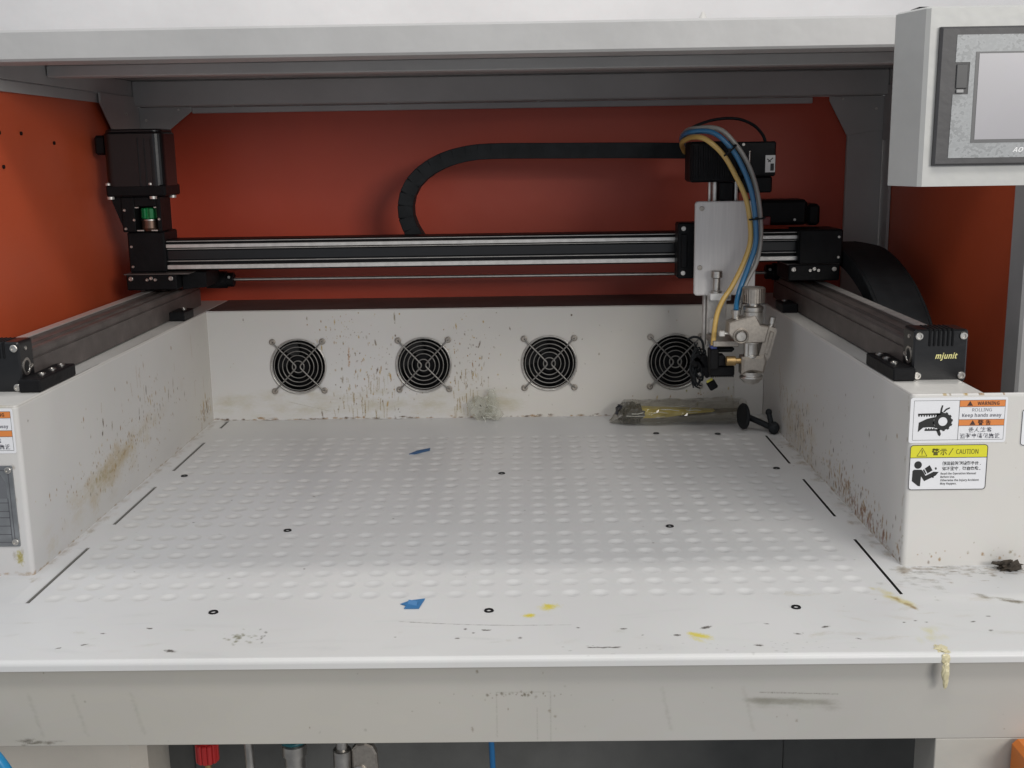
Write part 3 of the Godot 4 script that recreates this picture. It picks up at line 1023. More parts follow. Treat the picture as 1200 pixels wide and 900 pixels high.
	flecks(im, 120, W * 0.5, H * 0.5, W * 0.3, H * 0.3, 0.6, 2.2, [grey, brown, dk], 0.25, 0.75, 2.0)
	flecks(im, 40, bxx.call(0.26), byy.call(0.03), 60, 20, 0.8, 3.0, [brown, tan_, Color(0.45, 0.45, 0.2)], 0.3, 0.7, 2.0)
	streak(im, bxx.call(-0.345), byy.call(0.027), bxx.call(-0.285), byy.call(0.012), 0.9, grey, 0.6)
	blob(im, bxx.call(0.064), byy.call(0.148), 3, 3, 0, dk, 0.9, 0.3, 0.5)
	for i in 150:
		blob(im, rng.randf_range(0, W), H - absf(rng.randfn()) * 3.0, rng.randf_range(2, 12), rng.randf_range(1, 4), 0, dk if rng.randf() < 0.6 else brown, rng.randf_range(0.2, 0.75), 0.7, 0.8)
	m = M.new()
	m.uo = V(XL, HB, 0)
	m.ud = V(1.0 / (XR - XL), 0, 0)
	m.vd = V(0, -1.0 / HB, 0)
	var N := V(0, 0, 1)
	var fy := 0.0789
	var hx := 0.046
	var last := XL
	for i in 4:
		var fx := -0.328 + 0.18 * i
		m.quad(V(last, 0, 0), V(fx - hx, 0, 0), V(fx - hx, HB - 0.0016, 0), V(last, HB - 0.0016, 0), N)
		m.quad(V(fx - hx, 0, 0), V(fx + hx, 0, 0), V(fx + hx, fy - hx, 0), V(fx - hx, fy - hx, 0), N)
		m.quad(V(fx - hx, fy + hx, 0), V(fx + hx, fy + hx, 0), V(fx + hx, HB - 0.0016, 0), V(fx - hx, HB - 0.0016, 0), N)
		m.holed(V(fx, fy, 0), V(1, 0, 0), V(0, 1, 0), hx, hx, 0.0375, 32, N)
		last = fx + hx
	m.quad(V(last, 0, 0), V(XR, 0, 0), V(XR, HB - 0.0016, 0), V(last, HB - 0.0016, 0), N)
	m.quad(V(XL, HB - 0.0016, 0), V(XR, HB - 0.0016, 0), V(XR, HB, -0.0016), V(XL, HB, -0.0016), V(0, 0.7, 0.7))
	put("front_sheet", m, tex_mat(im, 0.42), t)
	m = M.new()
	m.bb(XL, XR, HB - 0.003, HB, -0.127, -0.0016)
	put("ledge_plate", m, skin(lin(0.10, 0.09, 0.085), 0.55, 0, 0.1, 5, 1.0, 63), t)
	m = M.new()
	m.bb(0.2965, XR - 0.0005, 0.0, 0.0515, 0.0005, 0.0028, 0.0006)
	put("cover_strip", m, WHITE, t)

# ---------------------------------------------------------------- cooling fans behind chrome finger guards
func fans() -> void:
	var txt := ["leftmost round fan with chrome wire guard, brown streaks on the wall beside it", "second round fan with chrome wire guard, between two patches of drip marks", "third round fan with chrome wire guard, clean wall to its right", "rightmost round fan with chrome wire guard, half hidden by the spray head"]
	var proto: Node3D = null
	for i in 4:
		if i == 0:
			proto = thing("cooling_fan", txt[0], "fan", V(-0.328, 0.0789, 0), "cooling fans in the back wall")
			var t := proto
			var m := M.new()
			m.lathe(V(0, 0, -0.024), V(0, 0, 1), [Vector2(0.0372, 0.0235), Vector2(0.0368, 0.0), Vector2(0, 0)], 32)
			for k in range(m.n.size()): m.n[k] = -m.n[k] if m.n[k].z < 0.5 and m.v[k].z > -0.0239 else m.n[k]
			put("fan_frame", m, BLACK, t)
			m = M.new()
			m.cyl(V(0, 0, -0.023), V(0, 0, -0.006), 0.0155, 24, 0.002)
			put("hub", m, BLACK, t)
			for k in 7:
				m = M.new()
				var a := TAU * k / 7.0
				var pts := []
				for e in [[0.016, -0.30, -0.020], [0.035, -0.05, -0.020], [0.035, 0.60, -0.010], [0.016, 0.45, -0.010]]:
					pts.append(V(cos(a + e[1]) * e[0], sin(a + e[1]) * e[0], e[2]))
				var nn: Vector3 = (pts[1] - pts[0]).cross(pts[2] - pts[0]).normalized()
				if nn.z < 0: nn = -nn
				m.quad(pts[0], pts[1], pts[2], pts[3], nn)
				m.quad(pts[0] - nn * 0.001, pts[1] - nn * 0.001, pts[2] - nn * 0.001, pts[3] - nn * 0.001, -nn)
				put("blade", m, BLACK, t)
			for R in [0.0392, 0.0345, 0.0285, 0.0225, 0.0165]:
				m = M.new()
				m.torus(V(0, 0, 0.0035 if R < 0.039 else 0.002), V(0, 0, 1), R, 0.00075 if R < 0.039 else 0.0012, 40, 6)
				put("guard_ring", m, GUARD if R < 0.039 else STEEL, t)
			# the two bent wires that run to the four screws
			for sx in [-1.0, 1.0]:
				m = M.new()
				m.tube(smooth_path([V(sx * 0.0358, 0.0358, 0.002), V(sx * 0.031, 0.031, 0.0045), V(sx * 0.009, 0.008, 0.0052), V(sx * 0.0032, 0.0, 0.0052), V(sx * 0.009, -0.008, 0.0052), V(sx * 0.031, -0.031, 0.0045), V(sx * 0.0358, -0.0358, 0.002)], 5), 0.0011, 6)
				put("guard_wire", m, GUARD, t)
			m = M.new()
			m.torus(V(0, 0, 0.004), V(0, 0, 1), 0.0085, 0.0009, 24, 6)
			put("guard_ring", m, GUARD, t)
			for sx in [-1, 1]:
				for sy in [-1, 1]:
					m = screw_shape(V(sx * 0.0358, sy * 0.0358, 0.0015), V(0, 0, 1), 0.0034, 0.0026)
					m.torus(V(sx * 0.0358, sy * 0.0358, 0.0012), V(0, 0, 1), 0.0036, 0.0011, 16, 6)
					put("screw", m, CAST, t)
		else:
			var c: Node3D = proto.duplicate()
			c.name = numbered("cooling_fan")
			add_child(c, true)
			c.position = V(-0.328 + 0.18 * i, 0.0789, 0)
			tag(c, txt[i], "fan", "cooling fans in the back wall")

# ---------------------------------------------------------------- the two long rails on the housings
func rails() -> void:
	for s in [-1, 1]:
		var t := thing("linear_rail", "dark aluminium rail lying on the side box with the nameplate" if s < 0 else "dark aluminium rail on the stickered side box, ending in a ribbed black cap", "linear rail", V(-0.5025 if s < 0 else 0.3855, HB, 0), "linear rails on the side boxes")
		var sg := -float(s)       # towards the table
		var xi := 0.0242 * sg
		# extrusion outline in (x, y), x positive towards the table
		var o := [Vector2(-0.0242, 0.002), Vector2(0.0242, 0.002), Vector2(0.0242, 0.0255), Vector2(0.0226, 0.0262), Vector2(0.0226, 0.0280), Vector2(0.0242, 0.0287), Vector2(0.0242, 0.0335), Vector2(0.0225, 0.0355),
			Vector2(0.0165, 0.0355), Vector2(0.0155, 0.0335), Vector2(0.0125, 0.0335), Vector2(0.0115, 0.0355), Vector2(0.0045, 0.0355), Vector2(0.0035, 0.0338), Vector2(-0.0075, 0.0338), Vector2(-0.0085, 0.0360), Vector2(-0.0225, 0.0360), Vector2(-0.0242, 0.0345)]
		var poly := []
		for q in o: poly.append(Vector2(q.x * sg, q.y))
		var m := M.new()
		m.prism(poly, -0.055, 0.519)
		put("extrusion", m, ANOD, t)
		m = M.new()
		m.box(V(-0.0155 * sg, 0.0364, 0.232), V(0.012, 0.0012, 0.56), 0.0004)
		put("guide_strip", m, SILVER, t)
		m = M.new()
		m.box(V(0.008 * sg, 0.0358, 0.232), V(0.004, 0.001, 0.56), 0.0003)
		put("cover_band", m, ANOD, t)
		# front cap with cooling ribs on top
		m = M.new()
		m.prism(rrect(-0.025, -0.002, 0.025, 0.0475, 0.003, 3), 0.5195, 0.548, 0.0015)
		var cap := put("end_cap", m, BLACKGLOSS, t)
		for k in 6:
			m = M.new()
			m.box(V(-0.0105 + 0.0042 * k, 0.0400, 0.5350), V(0.0022, 0.0165, 0.0285), 0.0008)
			put("rib", m, BLACK, cap)
		for sx in [-1, 1]:
			for y in [0.004, 0.0415]:
				put("screw", screw_shape(V(sx * 0.0205, y, 0.5478), V(0, 0, 1), 0.0036, 0.0022), STEEL, cap)
		# fittings on the cap's inner side: bearing and screws
		m = M.new()
		m.lathe(V(0.0249 * sg, 0.022, 0.535), V(sg, 0, 0), [Vector2(0.0085, 0), Vector2(0.0085, 0.0006), Vector2(0.0062, 0.0006), Vector2(0.0055, -0.001), Vector2(0, -0.001)], 20)
		put("bearing", m, STEEL, cap)
		m = M.new()
		m.cyl(V(0.0249 * sg, 0.022, 0.535), V(0.0252 * sg, 0.022, 0.535), 0.0042, 16)
		put("shaft_hole", m, DARK, cap)
		for e in [[0.524, 0.021], [0.5275, 0.0205], [0.534, 0.0395], [0.534, 0.0055]]:
			put("screw", screw_shape(V(0.0248 * sg, e[1], e[0]), V(sg, 0, 0), 0.0022, 0.001), STEEL, cap)
		if s > 0:
			put("lettering", letters("mjunit", 0.0074, true, 0.28, 0.86), mat(lin(0.78, 0.72, 0.30), 0.45), cap, V(0.0058, 0.0225, 0.54815))
		# low clamp blocks with screws holding the rail down
		for z in [0.512, 0.075]:
			m = M.new()
			m.bb(minf(xi, xi + sg * 0.0205), maxf(xi, xi + sg * 0.0205), 0.0003, 0.0125, z - 0.043 if z > 0.2 else z - 0.022, z + 0.043 if z > 0.2 else z + 0.022, 0.0012)
			var cl := put("clamp_block", m, BLACK, t)
			for e in [-0.03, -0.008, 0.016]:
				if z < 0.2 and e != -0.008: continue
				put("screw", screw_shape(V(xi + sg * 0.0115, 0.0123, z + e), V(0, 1, 0), 0.0038, 0.0018), STEEL, cl)

# ---------------------------------------------------------------- gantry beam with its drive
func gantry() -> void:
	var t := thing("gantry", "black and silver crossbeam spanning the table, tall motor standing on one end", "gantry")
	# beam: dark core with bright guide strips along its face
	var m := M.new()
	m.bb(-0.487, 0.366, 0.2245, 0.2660, 0.012, 0.056, 0.002)
	var beam := put("beam", m, BLACK, t)
	for e in [[0.2640, 0.0011, 0.058], [0.2578, 0.0048, 0.0605], [0.2535, 0.0010, 0.058], [0.2372, 0.0011, 0.058], [0.2294, 0.0056, 0.0605]]:
		m = M.new()
		m.bb(-0.487, 0.366, e[0] - e[1] * 0.5, e[0] + e[1] * 0.5, 0.0555, e[2], 0.0004)
		put("guide_strip", m, SILVER, beam)
	m = M.new()
	m.bb(-0.487, 0.366, 0.2395, 0.2515, 0.0555, 0.0575, 0.0004)
	put("cover_band", m, BLACKGLOSS, beam)
	for s in [-1, 1]:
		var cx := -0.5045 if s < 0 else 0.3855
		m = M.new()
		m.bb(cx - 0.034, cx + 0.034, 0.2005, 0.2225, 0.006, 0.078, 0.0015)
		var car := put("carriage", m, BLACK, t)
		for e in [[-0.0275, 0.216, 0.0032], [-0.0055, 0.2145, 0.0022], [0.0, 0.2165, 0.0026], [0.0055, 0.2145, 0.0022], [0.0265, 0.216, 0.0032]]:
			put("screw", screw_shape(V(cx + e[0], e[1], 0.0778), V(0, 0, 1), e[2], 0.0018), STEEL, car)
		# end block of the beam
		m = M.new()
		if s < 0:
			m.bb(-0.5375, -0.4872, 0.2228, 0.2780, 0.004, 0.064, 0.002)
		else:
			m.bb(0.3655, 0.424, 0.2215, 0.2680, 0.004, 0.072, 0.002)
		var blk := put("end_block", m, BLACK, t)
		for e in [[0.0, 0.258], [0.0, 0.231]]:
			var x := -0.5325 if s < 0 else 0.4185
			put("screw", screw_shape(V(x, e[1], 0.0638 if s < 0 else 0.0718), V(0, 0, 1), 0.0018, 0.0012), STEEL, blk)
		m = M.new()
		m.bb(cx - (0.036 if s < 0 else 0.036), cx + 0.052 * (1.0 if s < 0 else 0.66), 0.2215, 0.2226, 0.008, 0.080 if s < 0 else 0.074)
		put("shim_plate", m, ANOD, t)
	# bracket that reaches from the carriage to the rail behind
	m = M.new()
	m.prism([Vector2(-0.470, 0.198), Vector2(-0.437, 0.201), Vector2(-0.437, 0.2215), Vector2(-0.462, 0.2225), Vector2(-0.470, 0.2205)], -0.012, 0.055, 0.001)
	put("bracket", m, BLACK, t)
	# coupling housing under the motor, with its open window
	var gz := 0.076
	for e in [[-0.538, -0.5205, 0.2785, 0.325], [-0.4912, -0.4855, 0.2785, 0.325], [-0.5205, -0.4912, 0.3120, 0.325]]:
		m = M.new()
		m.bb(e[0], e[1], e[2], e[3], 0.030, gz, 0.0012)
		put("coupling_housing", m, BLACK, t)
	m = M.new()
	m.bb(-0.5205, -0.4912, 0.2785, 0.3120, 0.030, 0.040)
	put("coupling_recess", m, DARK, t)
	m = M.new()
	m.lathe(V(-0.5060, 0.2790, 0.058), V(0, 1, 0), [Vector2(0, 0), Vector2(0.009, 0), Vector2(0.0115, 0.004), Vector2(0.0115, 0.014), Vector2(0, 0.014)], 20)
	var cp := put("coupling", m, skin(lin(0.20, 0.13, 0.10), 0.35, 0.8, 0.1, 20, 0, 71), t)
	m = M.new()
	for k in 6:
		var a := TAU * k / 6.0
		m.box(V(-0.5060 + cos(a) * 0.0088, 0.3025, 0.058 + sin(a) * 0.0088), V(0.0055, 0.0145, 0.0065), 0.0012, Basis(V(0, 1, 0), -a))
	m.cyl(V(-0.5060, 0.2945, 0.058), V(-0.5060, 0.3100, 0.058), 0.0082, 16, 0.001)
	put("green_spider", m, mat(lin(0.012, 0.20, 0.06), 0.15), cp)
	m = M.new()
	m.cyl(V(-0.5060, 0.2928, 0.058), V(-0.5060, 0.2947, 0.058), 0.0122, 20)
	put("collar", m, STEEL, cp)
	for e in [[-0.519, 0.3095, 0.0065, 0.0016], [-0.4925, 0.3095, 0.0055, 0.0016], [-0.5155, 0.2790, 0.009, 0.0016], [-0.4960, 0.2790, 0.009, 0.0016]]:
		m = M.new()
		m.box(V(e[0], e[1] + 0.0012, gz - 0.004), V(e[2], e[3], 0.0032), 0.0003)
		put("window_trim", m, SILVER, t)
	for e in [[-0.5215, 0.2945], [-0.4880, 0.2952], [-0.5335, 0.3075], [-0.5335, 0.283]]:
		put("screw", screw_shape(V(e[0], e[1], gz), V(0, 0, 1), 0.0018, 0.0014), STEEL, t)
	m = M.new()
	m.prism([Vector2(-0.552, 0.3252), Vector2(-0.5382, 0.3252), Vector2(-0.5382, 0.286), Vector2(-0.5405, 0.292)], 0.034, 0.074, 0.0005)
	put("gusset", m, BLACK, t)
	# servo motor: flange, body with ribs, connector
	m = M.new()
	m.bb(-0.5535, -0.4745, 0.3255, 0.3405, 0.018, 0.0835, 0.002)
	var mo := put("motor_flange", m, BLACK, t)
	for e in [[-0.549, 0.084], [-0.4925, 0.084], [-0.4785, 0.045]]:
		m = M.new()
		m.cyl(V(e[0], 0.3222, e[1] - 0.004), V(e[0], 0.3256, e[1] - 0.004), 0.0048, 12)
		put("nut", m, SILVER, mo)
	for e in [[-0.5510, 0.3405], [-0.4945, 0.3405]]:
		put("screw", screw_shape(V(e[0], e[1], 0.0800), V(0, 1, 0), 0.0036, 0.003), SILVER, mo)
	m = M.new()
	var xf := Transform3D(Basis(V(1, 0, 0), V(0, 0, -1), V(0, 1, 0)), V(-0.5145, 0, 0.050))
	m.prism(rrect(-0.0395, -0.033, 0.0395, 0.033, 0.012, 6), 0.338, 0.4095, 0.003, xf)
	m.prism(rrect(-0.0375, -0.031, 0.0375, 0.031, 0.012, 6), 0.4095, 0.4130, 0.002, xf)
	var body := put("motor_body", m, BLACKGLOSS, t)
	for x in [-0.5070, -0.4985, -0.4895]:
		m = M.new()
		m.box(V(x, 0.370, 0.0833), V(0.0014, 0.062, 0.0018), 0.0005)
		put("rib", m, BLACKGLOSS, body)
	m = M.new()
	m.bb(-0.5690, -0.5535, 0.380, 0.4055, 0.028, 0.070, 0.003)
	put("connector", m, BLACK, body)
	# motor lying behind the far end of the beam, with a red plug
	m = M.new()
	m.bb(0.315, 0.392, 0.2700, 0.3050, -0.050, 0.004, 0.004)
	m.bb(0.393, 0.411, 0.2690, 0.2985, -0.046, 0.0, 0.004)
	var bmo := put("drive_motor", m, BLACK, t)
	m = M.new()
	m.bb(0.3270, 0.3400, 0.2705, 0.2825, 0.0042, 0.010, 0.001)
	put("red_plug", m, mat(lin(0.25, 0.02, 0.02), 0.4), bmo)
	put("screw", screw_shape(V(0.3745, 0.2775, 0.004), V(0, 0, 1), 0.0018, 0.001), STEEL, bmo)

	# cross shaft joining the two rails behind the beam
	t = thing("drive_shaft", "thin bright shaft running across below the crossbeam between both rails", "shaft")
	m = M.new()
	m.cyl(V(-0.43, 0.2022, -0.030), V(0.35, 0.2010, -0.030), 0.0024, 12)
	put("shaft", m, STEEL, t)
	for s in [-1, 1]:
		m = M.new()
		var x := -0.4205 if s < 0 else 0.343
		m.cyl(V(x, 0.2020, -0.030), V(x - 0.0215 * -s if s > 0 else x - 0.0215, 0.2020, -0.030), 0.0105, 20, 0.001)
		m.cyl(V(x + 0.010 * s, 0.2020, -0.030), V(x + 0.040 * s, 0.2020, -0.030), 0.0125, 20, 0.001)
		put("coupling", m, BLACK, t)
		m = M.new()
		m.cyl(V(x - 0.0045 * s * -1.0, 0.2065, -0.0188), V(x - 0.0045 * s * -1.0, 0.2065, -0.0175), 0.002, 10)
		put("screw", m, STEEL, t)

# ---------------------------------------------------------------- spray head on the beam
func spray() -> void:
	var t := thing("spraying_unit", "lifting head on the crossbeam with pale metal plate and black motor on top", "spray head")
	var m := M.new()
	m.bb(0.201, 0.300, 0.2075, 0.2810, 0.0625, 0.092, 0.002)
	var sl := put("slide_block", m, BLACK, t)
	for y in [0.2735, 0.2150]:
		put("screw", screw_shape(V(0.2085, y, 0.092), V(0, 0, 1), 0.0032, 0.0016), STEEL, sl)
	m = M.new()
	m.bb(0.2055, 0.2135, 0.222, 0.2665, 0.092, 0.0945, 0.001)
	put("raised_bar", m, BLACK, sl)
	# brushed plate
	var pm := skin(lin(0.68, 0.66, 0.65), 0.5, 0.0, 0.025, 6.0, 0.0, 81)
	pm.uv1_scale = V(60, 2.5, 60)
	m = M.new()
	m.prism(rrect(0.2195, 0.1880, 0.2985, 0.3095, 0.004, 4), 0.1125, 0.12, 0.0012)
	var pl := put("front_plate", m, pm, t)
	for e in [[0.2275, 0.3005], [0.2262, 0.2245], [0.2905, 0.2245]]:
		m = screw_shape(V(e[0], e[1], 0.1197), V(0, 0, 1), 0.0032, 0.0014)
		put("screw", m, CAST, pl)
	m = M.new()
	m.bb(0.226, 0.292, 0.195, 0.305, 0.0925, 0.1122, 0.001)
	put("standoff", m, BLACK, t)
	# vertical guide with rods above the plate
	for x in [0.2405, 0.2475, 0.2745]:
		m = M.new()
		m.cyl(V(x, 0.300, 0.098), V(x, 0.335, 0.098), 0.0024 if x == 0.2405 else 0.0042, 14)
		put("guide_rod", m, STEEL, t)
	m = M.new()
	m.bb(0.252, 0.270, 0.300, 0.333, 0.088, 0.106, 0.001)
	put("screw_cover", m, BLACK, t)
	# Z motor lying on top
	m = M.new()
	m.bb(0.2125, 0.2735, 0.3335, 0.3850, 0.064, 0.116, 0.003)
	var zm := put("lift_motor", m, BLACK, t)
	for k in 9:
		m = M.new()
		m.bb(0.2165 + 0.0062 * k, 0.2190 + 0.0062 * k, 0.338, 0.381, 0.1158, 0.1185, 0.0006)
		put("rib", m, BLACK, zm)
	m = M.new()
	m.bb(0.274, 0.3225, 0.3400, 0.3840, 0.062, 0.112, 0.002)
	m.bb(0.280, 0.320, 0.3190, 0.3398, 0.066, 0.106, 0.002)
	var en := put("encoder_case", m, BLACK, t)
	m = M.new()
	m.bb(0.3090, 0.3215, 0.3450, 0.3665, 0.1121, 0.1125)
	put("label_plate", m, mat(lin(0.60, 0.60, 0.60), 0.4), en)
	m = M.new()
	m.bb(0.3155, 0.3200, 0.3470, 0.3560, 0.1126, 0.1127)
	m.box(V(0.3155, 0.3605, 0.1127), V(0.008, 0.0012, 0.0001), 0.0, Basis(V(0, 0, 1), 0.7))
	m.box(V(0.3135, 0.3600, 0.1127), V(0.006, 0.0012, 0.0001), 0.0, Basis(V(0, 0, 1), -0.7))
	put("label_print", m, INK, en)
	m = M.new()
	m.cyl(V(0.2885, 0.3535, 0.1125), V(0.2885, 0.3705, 0.1125), 0.0011, 8)
	m.ball(V(0.2885, 0.3715, 0.1125), V(0.0018, 0.0018, 0.0018), 10)
	put("lock_pin", m, STEEL, en)
	put("screw", screw_shape(V(0.2805, 0.3805, 0.112), V(0, 0, 1), 0.0020, 0.0012), STEEL, en)
	# column under the plate
	m = M.new()
	m.bb(0.2345, 0.2375, 0.085, 0.189, 0.092, 0.104, 0.0005)
	m.bb(0.2385, 0.2640, 0.1190, 0.189, 0.094, 0.110, 0.001)
	put("slide_column", m, SILVER, t)
	m = M.new()
	m.bb(0.2405, 0.2475, 0.138, 0.157, 0.1105, 0.122, 0.001)
	put("spacer", m, SILVER, t)
	m = M.new()
	m.bb(0.2372, 0.2640, 0.1838, 0.1928, 0.120, 0.142, 0.001)
	var cb := put("clamp_bar", m, mat(lin(0.68, 0.68, 0.67), 0.4), t)
	put("screw", screw_shape(V(0.2590, 0.1883, 0.142), V(0, 0, 1), 0.0030, 0.0014), CAST, cb)
	m = M.new()
	m.cyl(V(0.2462, 0.1925, 0.133), V(0.2462, 0.2125, 0.133), 0.0050, 16, 0.0008)
	m.lathe(V(0.2462, 0.2125, 0.133), V(0, 1, 0), [Vector2(0.0050, 0), Vector2(0.0078, 0.0005), Vector2(0.0078, 0.0085), Vector2(0.0068, 0.0095), Vector2(0, 0.0095)], 6)
	m.lathe(V(0.2462, 0.1925, 0.133), V(0, 1, 0), [Vector2(0.0072, 0), Vector2(0.0072, 0.003), Vector2(0.0055, 0.004), Vector2(0.005, 0.004)], 18)
	put("hex_bolt", m, STEEL, t)
	# black bracket that holds the gun from behind
	m = M.new()
	m.bb(0.2370, 0.2700, 0.1285, 0.1365, 0.112, 0.172, 0.001)
	put("gun_bracket", m, CAST, t)

	# ---- the spray gun itself
	t = thing("spray_gun", "bare metal spray gun with knurled knob hanging nozzle down over the table", "spray gun", V(0.284, 0.0818, 0.18))
	var o := V(-0.284, -0.0818, 0.0)
	var pm2 := func(x: float, y: float, z: float) -> Vector3: return V(x, y, z) + o
	# knurled adjusting knob
	m = M.new()
	var ax: float = 0.2850
	for k in 28:
		var a0 := TAU * k / 28.0
		var a1 := TAU * (k + 0.55) / 28.0
		var a2 := TAU * (k + 1) / 28.0
		for pr in [[a0, a1, 0.0143], [a1, a2, 0.0133]]:
			var e0: Vector3 = V(cos(pr[0]), 0, sin(pr[0])) * pr[2]
			var e1: Vector3 = V(cos(pr[1]), 0, sin(pr[1])) * pr[2]
			var cc: Vector3 = pm2.call(ax, 0.1865, 0)
			var nn: Vector3 = (e0 + e1).normalized()
			m.quad(cc + e0, cc + e1, cc + e1 + V(0, 0.0175, 0), cc + e0 + V(0, 0.0175, 0), nn)
	m.lathe(pm2.call(ax, 0.1865, 0), V(0, 1, 0), [Vector2(0.0143, 0.0175), Vector2(0.0128, 0.0190), Vector2(0, 0.0190)], 28)
	m.lathe(pm2.call(ax, 0.1865, 0), V(0, 1, 0), [Vector2(0, 0), Vector2(0.0143, 0)], 28)
	put("knurled_knob", m, CAST, t)
	m = M.new()
	m.cyl(pm2.call(ax, 0.1810, 0), pm2.call(ax, 0.1866, 0), 0.0075, 18)
	m.lathe(pm2.call(ax, 0.1690, 0), V(0, 1, 0), [Vector2(0.0118, -0.010), Vector2(0.0122, 0.0055), Vector2(0.0112, 0.0062), Vector2(0.0112, 0.0072), Vector2(0.0126, 0.0078), Vector2(0.0126, 0.0115), Vector2(0.0105, 0.0132), Vector2(0.0075, 0.0134)], 20)
	put("neck", m, STEEL, t)
	# body: shaped block
	m = M.new()
	var bp := []
	for e in [[0.2577, 0.1643], [0.2858, 0.1722], [0.2925, 0.1590], [0.3031, 0.1567], [0.2988, 0.1370], [0.2739, 0.1359], [0.2615, 0.1392], [0.2523, 0.1485], [0.2530, 0.1626]]:
		bp.append(Vector2(e[0], e[1]) + Vector2(o.x, o.y))
	m.prism(bp, -0.011, 0.0125, 0.0014)
	var bd := put("gun_body", m, CAST, t)
	m = M.new()
	m.lathe(pm2.call(0.2678, 0.1456, 0.0120), V(0, 0, 1), [Vector2(0.0098, 0), Vector2(0.0096, 0.0035), Vector2(0.0085, 0.0044), Vector2(0.0074, 0.0034), Vector2(0.0070, 0.0010)], 28)
	put("cap_ring", m, CAST, bd)
	m = M.new()
	m.lathe(pm2.call(0.2678, 0.1456, 0.0120), V(0, 0, 1), [Vector2(0.0064, 0), Vector2(0.0064, 0.0040), Vector2(0.0056, 0.0048), Vector2(0.0012, 0.0048), Vector2(0.0008, 0.0036), Vector2(0, 0.0036)], 24)
	put("side_cap", m, STEEL, bd)
	m = M.new()
	m.cyl(pm2.call(0.2560, 0.1478, 0.004), pm2.call(0.2470, 0.1478, 0.004), 0.0016, 10)
	m.box(pm2.call(0.2455, 0.1478, 0.004), V(0.0075, 0.0072, 0.0072), 0.001)
	put("side_screw", m, SILVER, bd)
	m = M.new()
	m.cyl(pm2.call(0.2635, 0.1660, 0.0), pm2.call(0.2635, 0.1720, 0.0), 0.0042, 14)
	m.cyl(pm2.call(0.2635, 0.1718, 0.0), pm2.call(0.2635, 0.1768, 0.0), 0.0062, 6)
	put("air_fitting", m, STEEL, bd)
	# stem between body and nozzle block
	m = M.new()
	m.cyl(pm2.call(0.2840, 0.1165, 0), pm2.call(0.2840, 0.1375, 0), 0.0088, 20)
	m.cyl(pm2.call(0.2775, 0.1165, 0.004), pm2.call(0.2775, 0.1375, 0.004), 0.0040, 12)
	put("stem", m, STEEL, t)
	m = M.new()
	bp = []
	for e in [[0.2705, 0.1180], [0.2940, 0.1195], [0.2985, 0.1215], [0.3025, 0.1140], [0.2985, 0.0965], [0.2900, 0.0985], [0.2845, 0.0995], [0.2790, 0.0985], [0.2705, 0.0955]]:
		bp.append(Vector2(e[0], e[1]) + Vector2(o.x, o.y))
	m.prism(bp, -0.0115, 0.0115, 0.003)
	put("nozzle_block", m, CAST, t)
	m = M.new()
	m.lathe(pm2.call(0.2845, 0.1168, 0), V(0, 1, 0), [Vector2(0.0120, 0), Vector2(0.0120, 0.0028), Vector2(0.0095, 0.0034), Vector2(0.0085, 0.0034)], 6)
	m.lathe(pm2.call(0.2845, 0.1335, 0), V(0, 1, 0), [Vector2(0.0098, 0), Vector2(0.0104, 0.0010), Vector2(0.0104, 0.0034)], 20)
	put("hex_collar", m, STEEL, t)
	# slanted air arm
	m = M.new()
	bp = []
	for e in [[0.2925, 0.1200], [0.3020, 0.1120], [0.3060, 0.1180], [0.3138, 0.1500], [0.3130, 0.1540], [0.3010, 0.1562], [0.2990, 0.1480]]:
		bp.append(Vector2(e[0], e[1]) + Vector2(o.x, o.y))
	m.prism(bp, -0.006, 0.007, 0.002)
	var arm := put("air_arm", m, CAST, t)
	m = M.new()
	m.prism([Vector2(0.2990, 0.1225) + Vector2(o.x, o.y), Vector2(0.3030, 0.1205) + Vector2(o.x, o.y), Vector2(0.3105, 0.1490) + Vector2(o.x, o.y), Vector2(0.3055, 0.1508) + Vector2(o.x, o.y)], 0.0066, 0.0085, 0.0008)
	put("arm_rib", m, CAST, arm)
	m = M.new()
	m.cyl(pm2.call(0.3080, 0.1535, 0.0), pm2.call(0.3092, 0.1620, 0.0), 0.0028, 12)
	m.cyl(pm2.call(0.3086, 0.1590, 0.0), pm2.call(0.3098, 0.1670, 0.0), 0.0042, 8)
	m.cyl(pm2.call(0.3068, 0.1540, 0.0), pm2.call(0.3072, 0.1570, 0.0), 0.0050, 6)
	put("needle_valve", m, STEEL, arm)
	m = M.new()
	m.lathe(pm2.call(0.2847, 0.0818, 0), V(0, 1, 0), [Vector2(0, 0), Vector2(0.0040, 0), Vector2(0.0045, 0.0012), Vector2(0.0095, 0.0022), Vector2(0.0140, 0.0070), Vector2(0.0152, 0.0090), Vector2(0.0148, 0.0108), Vector2(0.0128, 0.0112), Vector2(0.0124, 0.0124), Vector2(0.0134, 0.0128), Vector2(0.0134, 0.0165), Vector2(0, 0.0165)], 12)
	put("nozzle_cap", m, STEEL, t)
	m = M.new()
	m.cyl(pm2.call(0.2520, 0.1124, 0.002), pm2.call(0.2640, 0.1124, 0.002), 0.0064, 6, 0.0005)
	m.cyl(pm2.call(0.2635, 0.1124, 0.002), pm2.call(0.2710, 0.1124, 0.002), 0.0038, 14)
	put("brass_fitting", m, BRASS, t)

	# ---- valve with ribbed black knob and wiring behind the gun
	t = thing("solenoid_valve", "black valve block with toothed edge beside the gun's brass fitting", "valve")
	m = M.new()
	m.bb(0.2330, 0.2440, 0.1000, 0.1255, 0.152, 0.176, 0.0015)
	m.bb(0.2430, 0.2525, 0.1045, 0.1180, 0.155, 0.176, 0.0015)
	put("valve_block", m, BLACK, t)
	m = M.new()
	m.bb(0.2345, 0.2655, 0.0905, 0.1035, 0.148, 0.170, 0.0015)
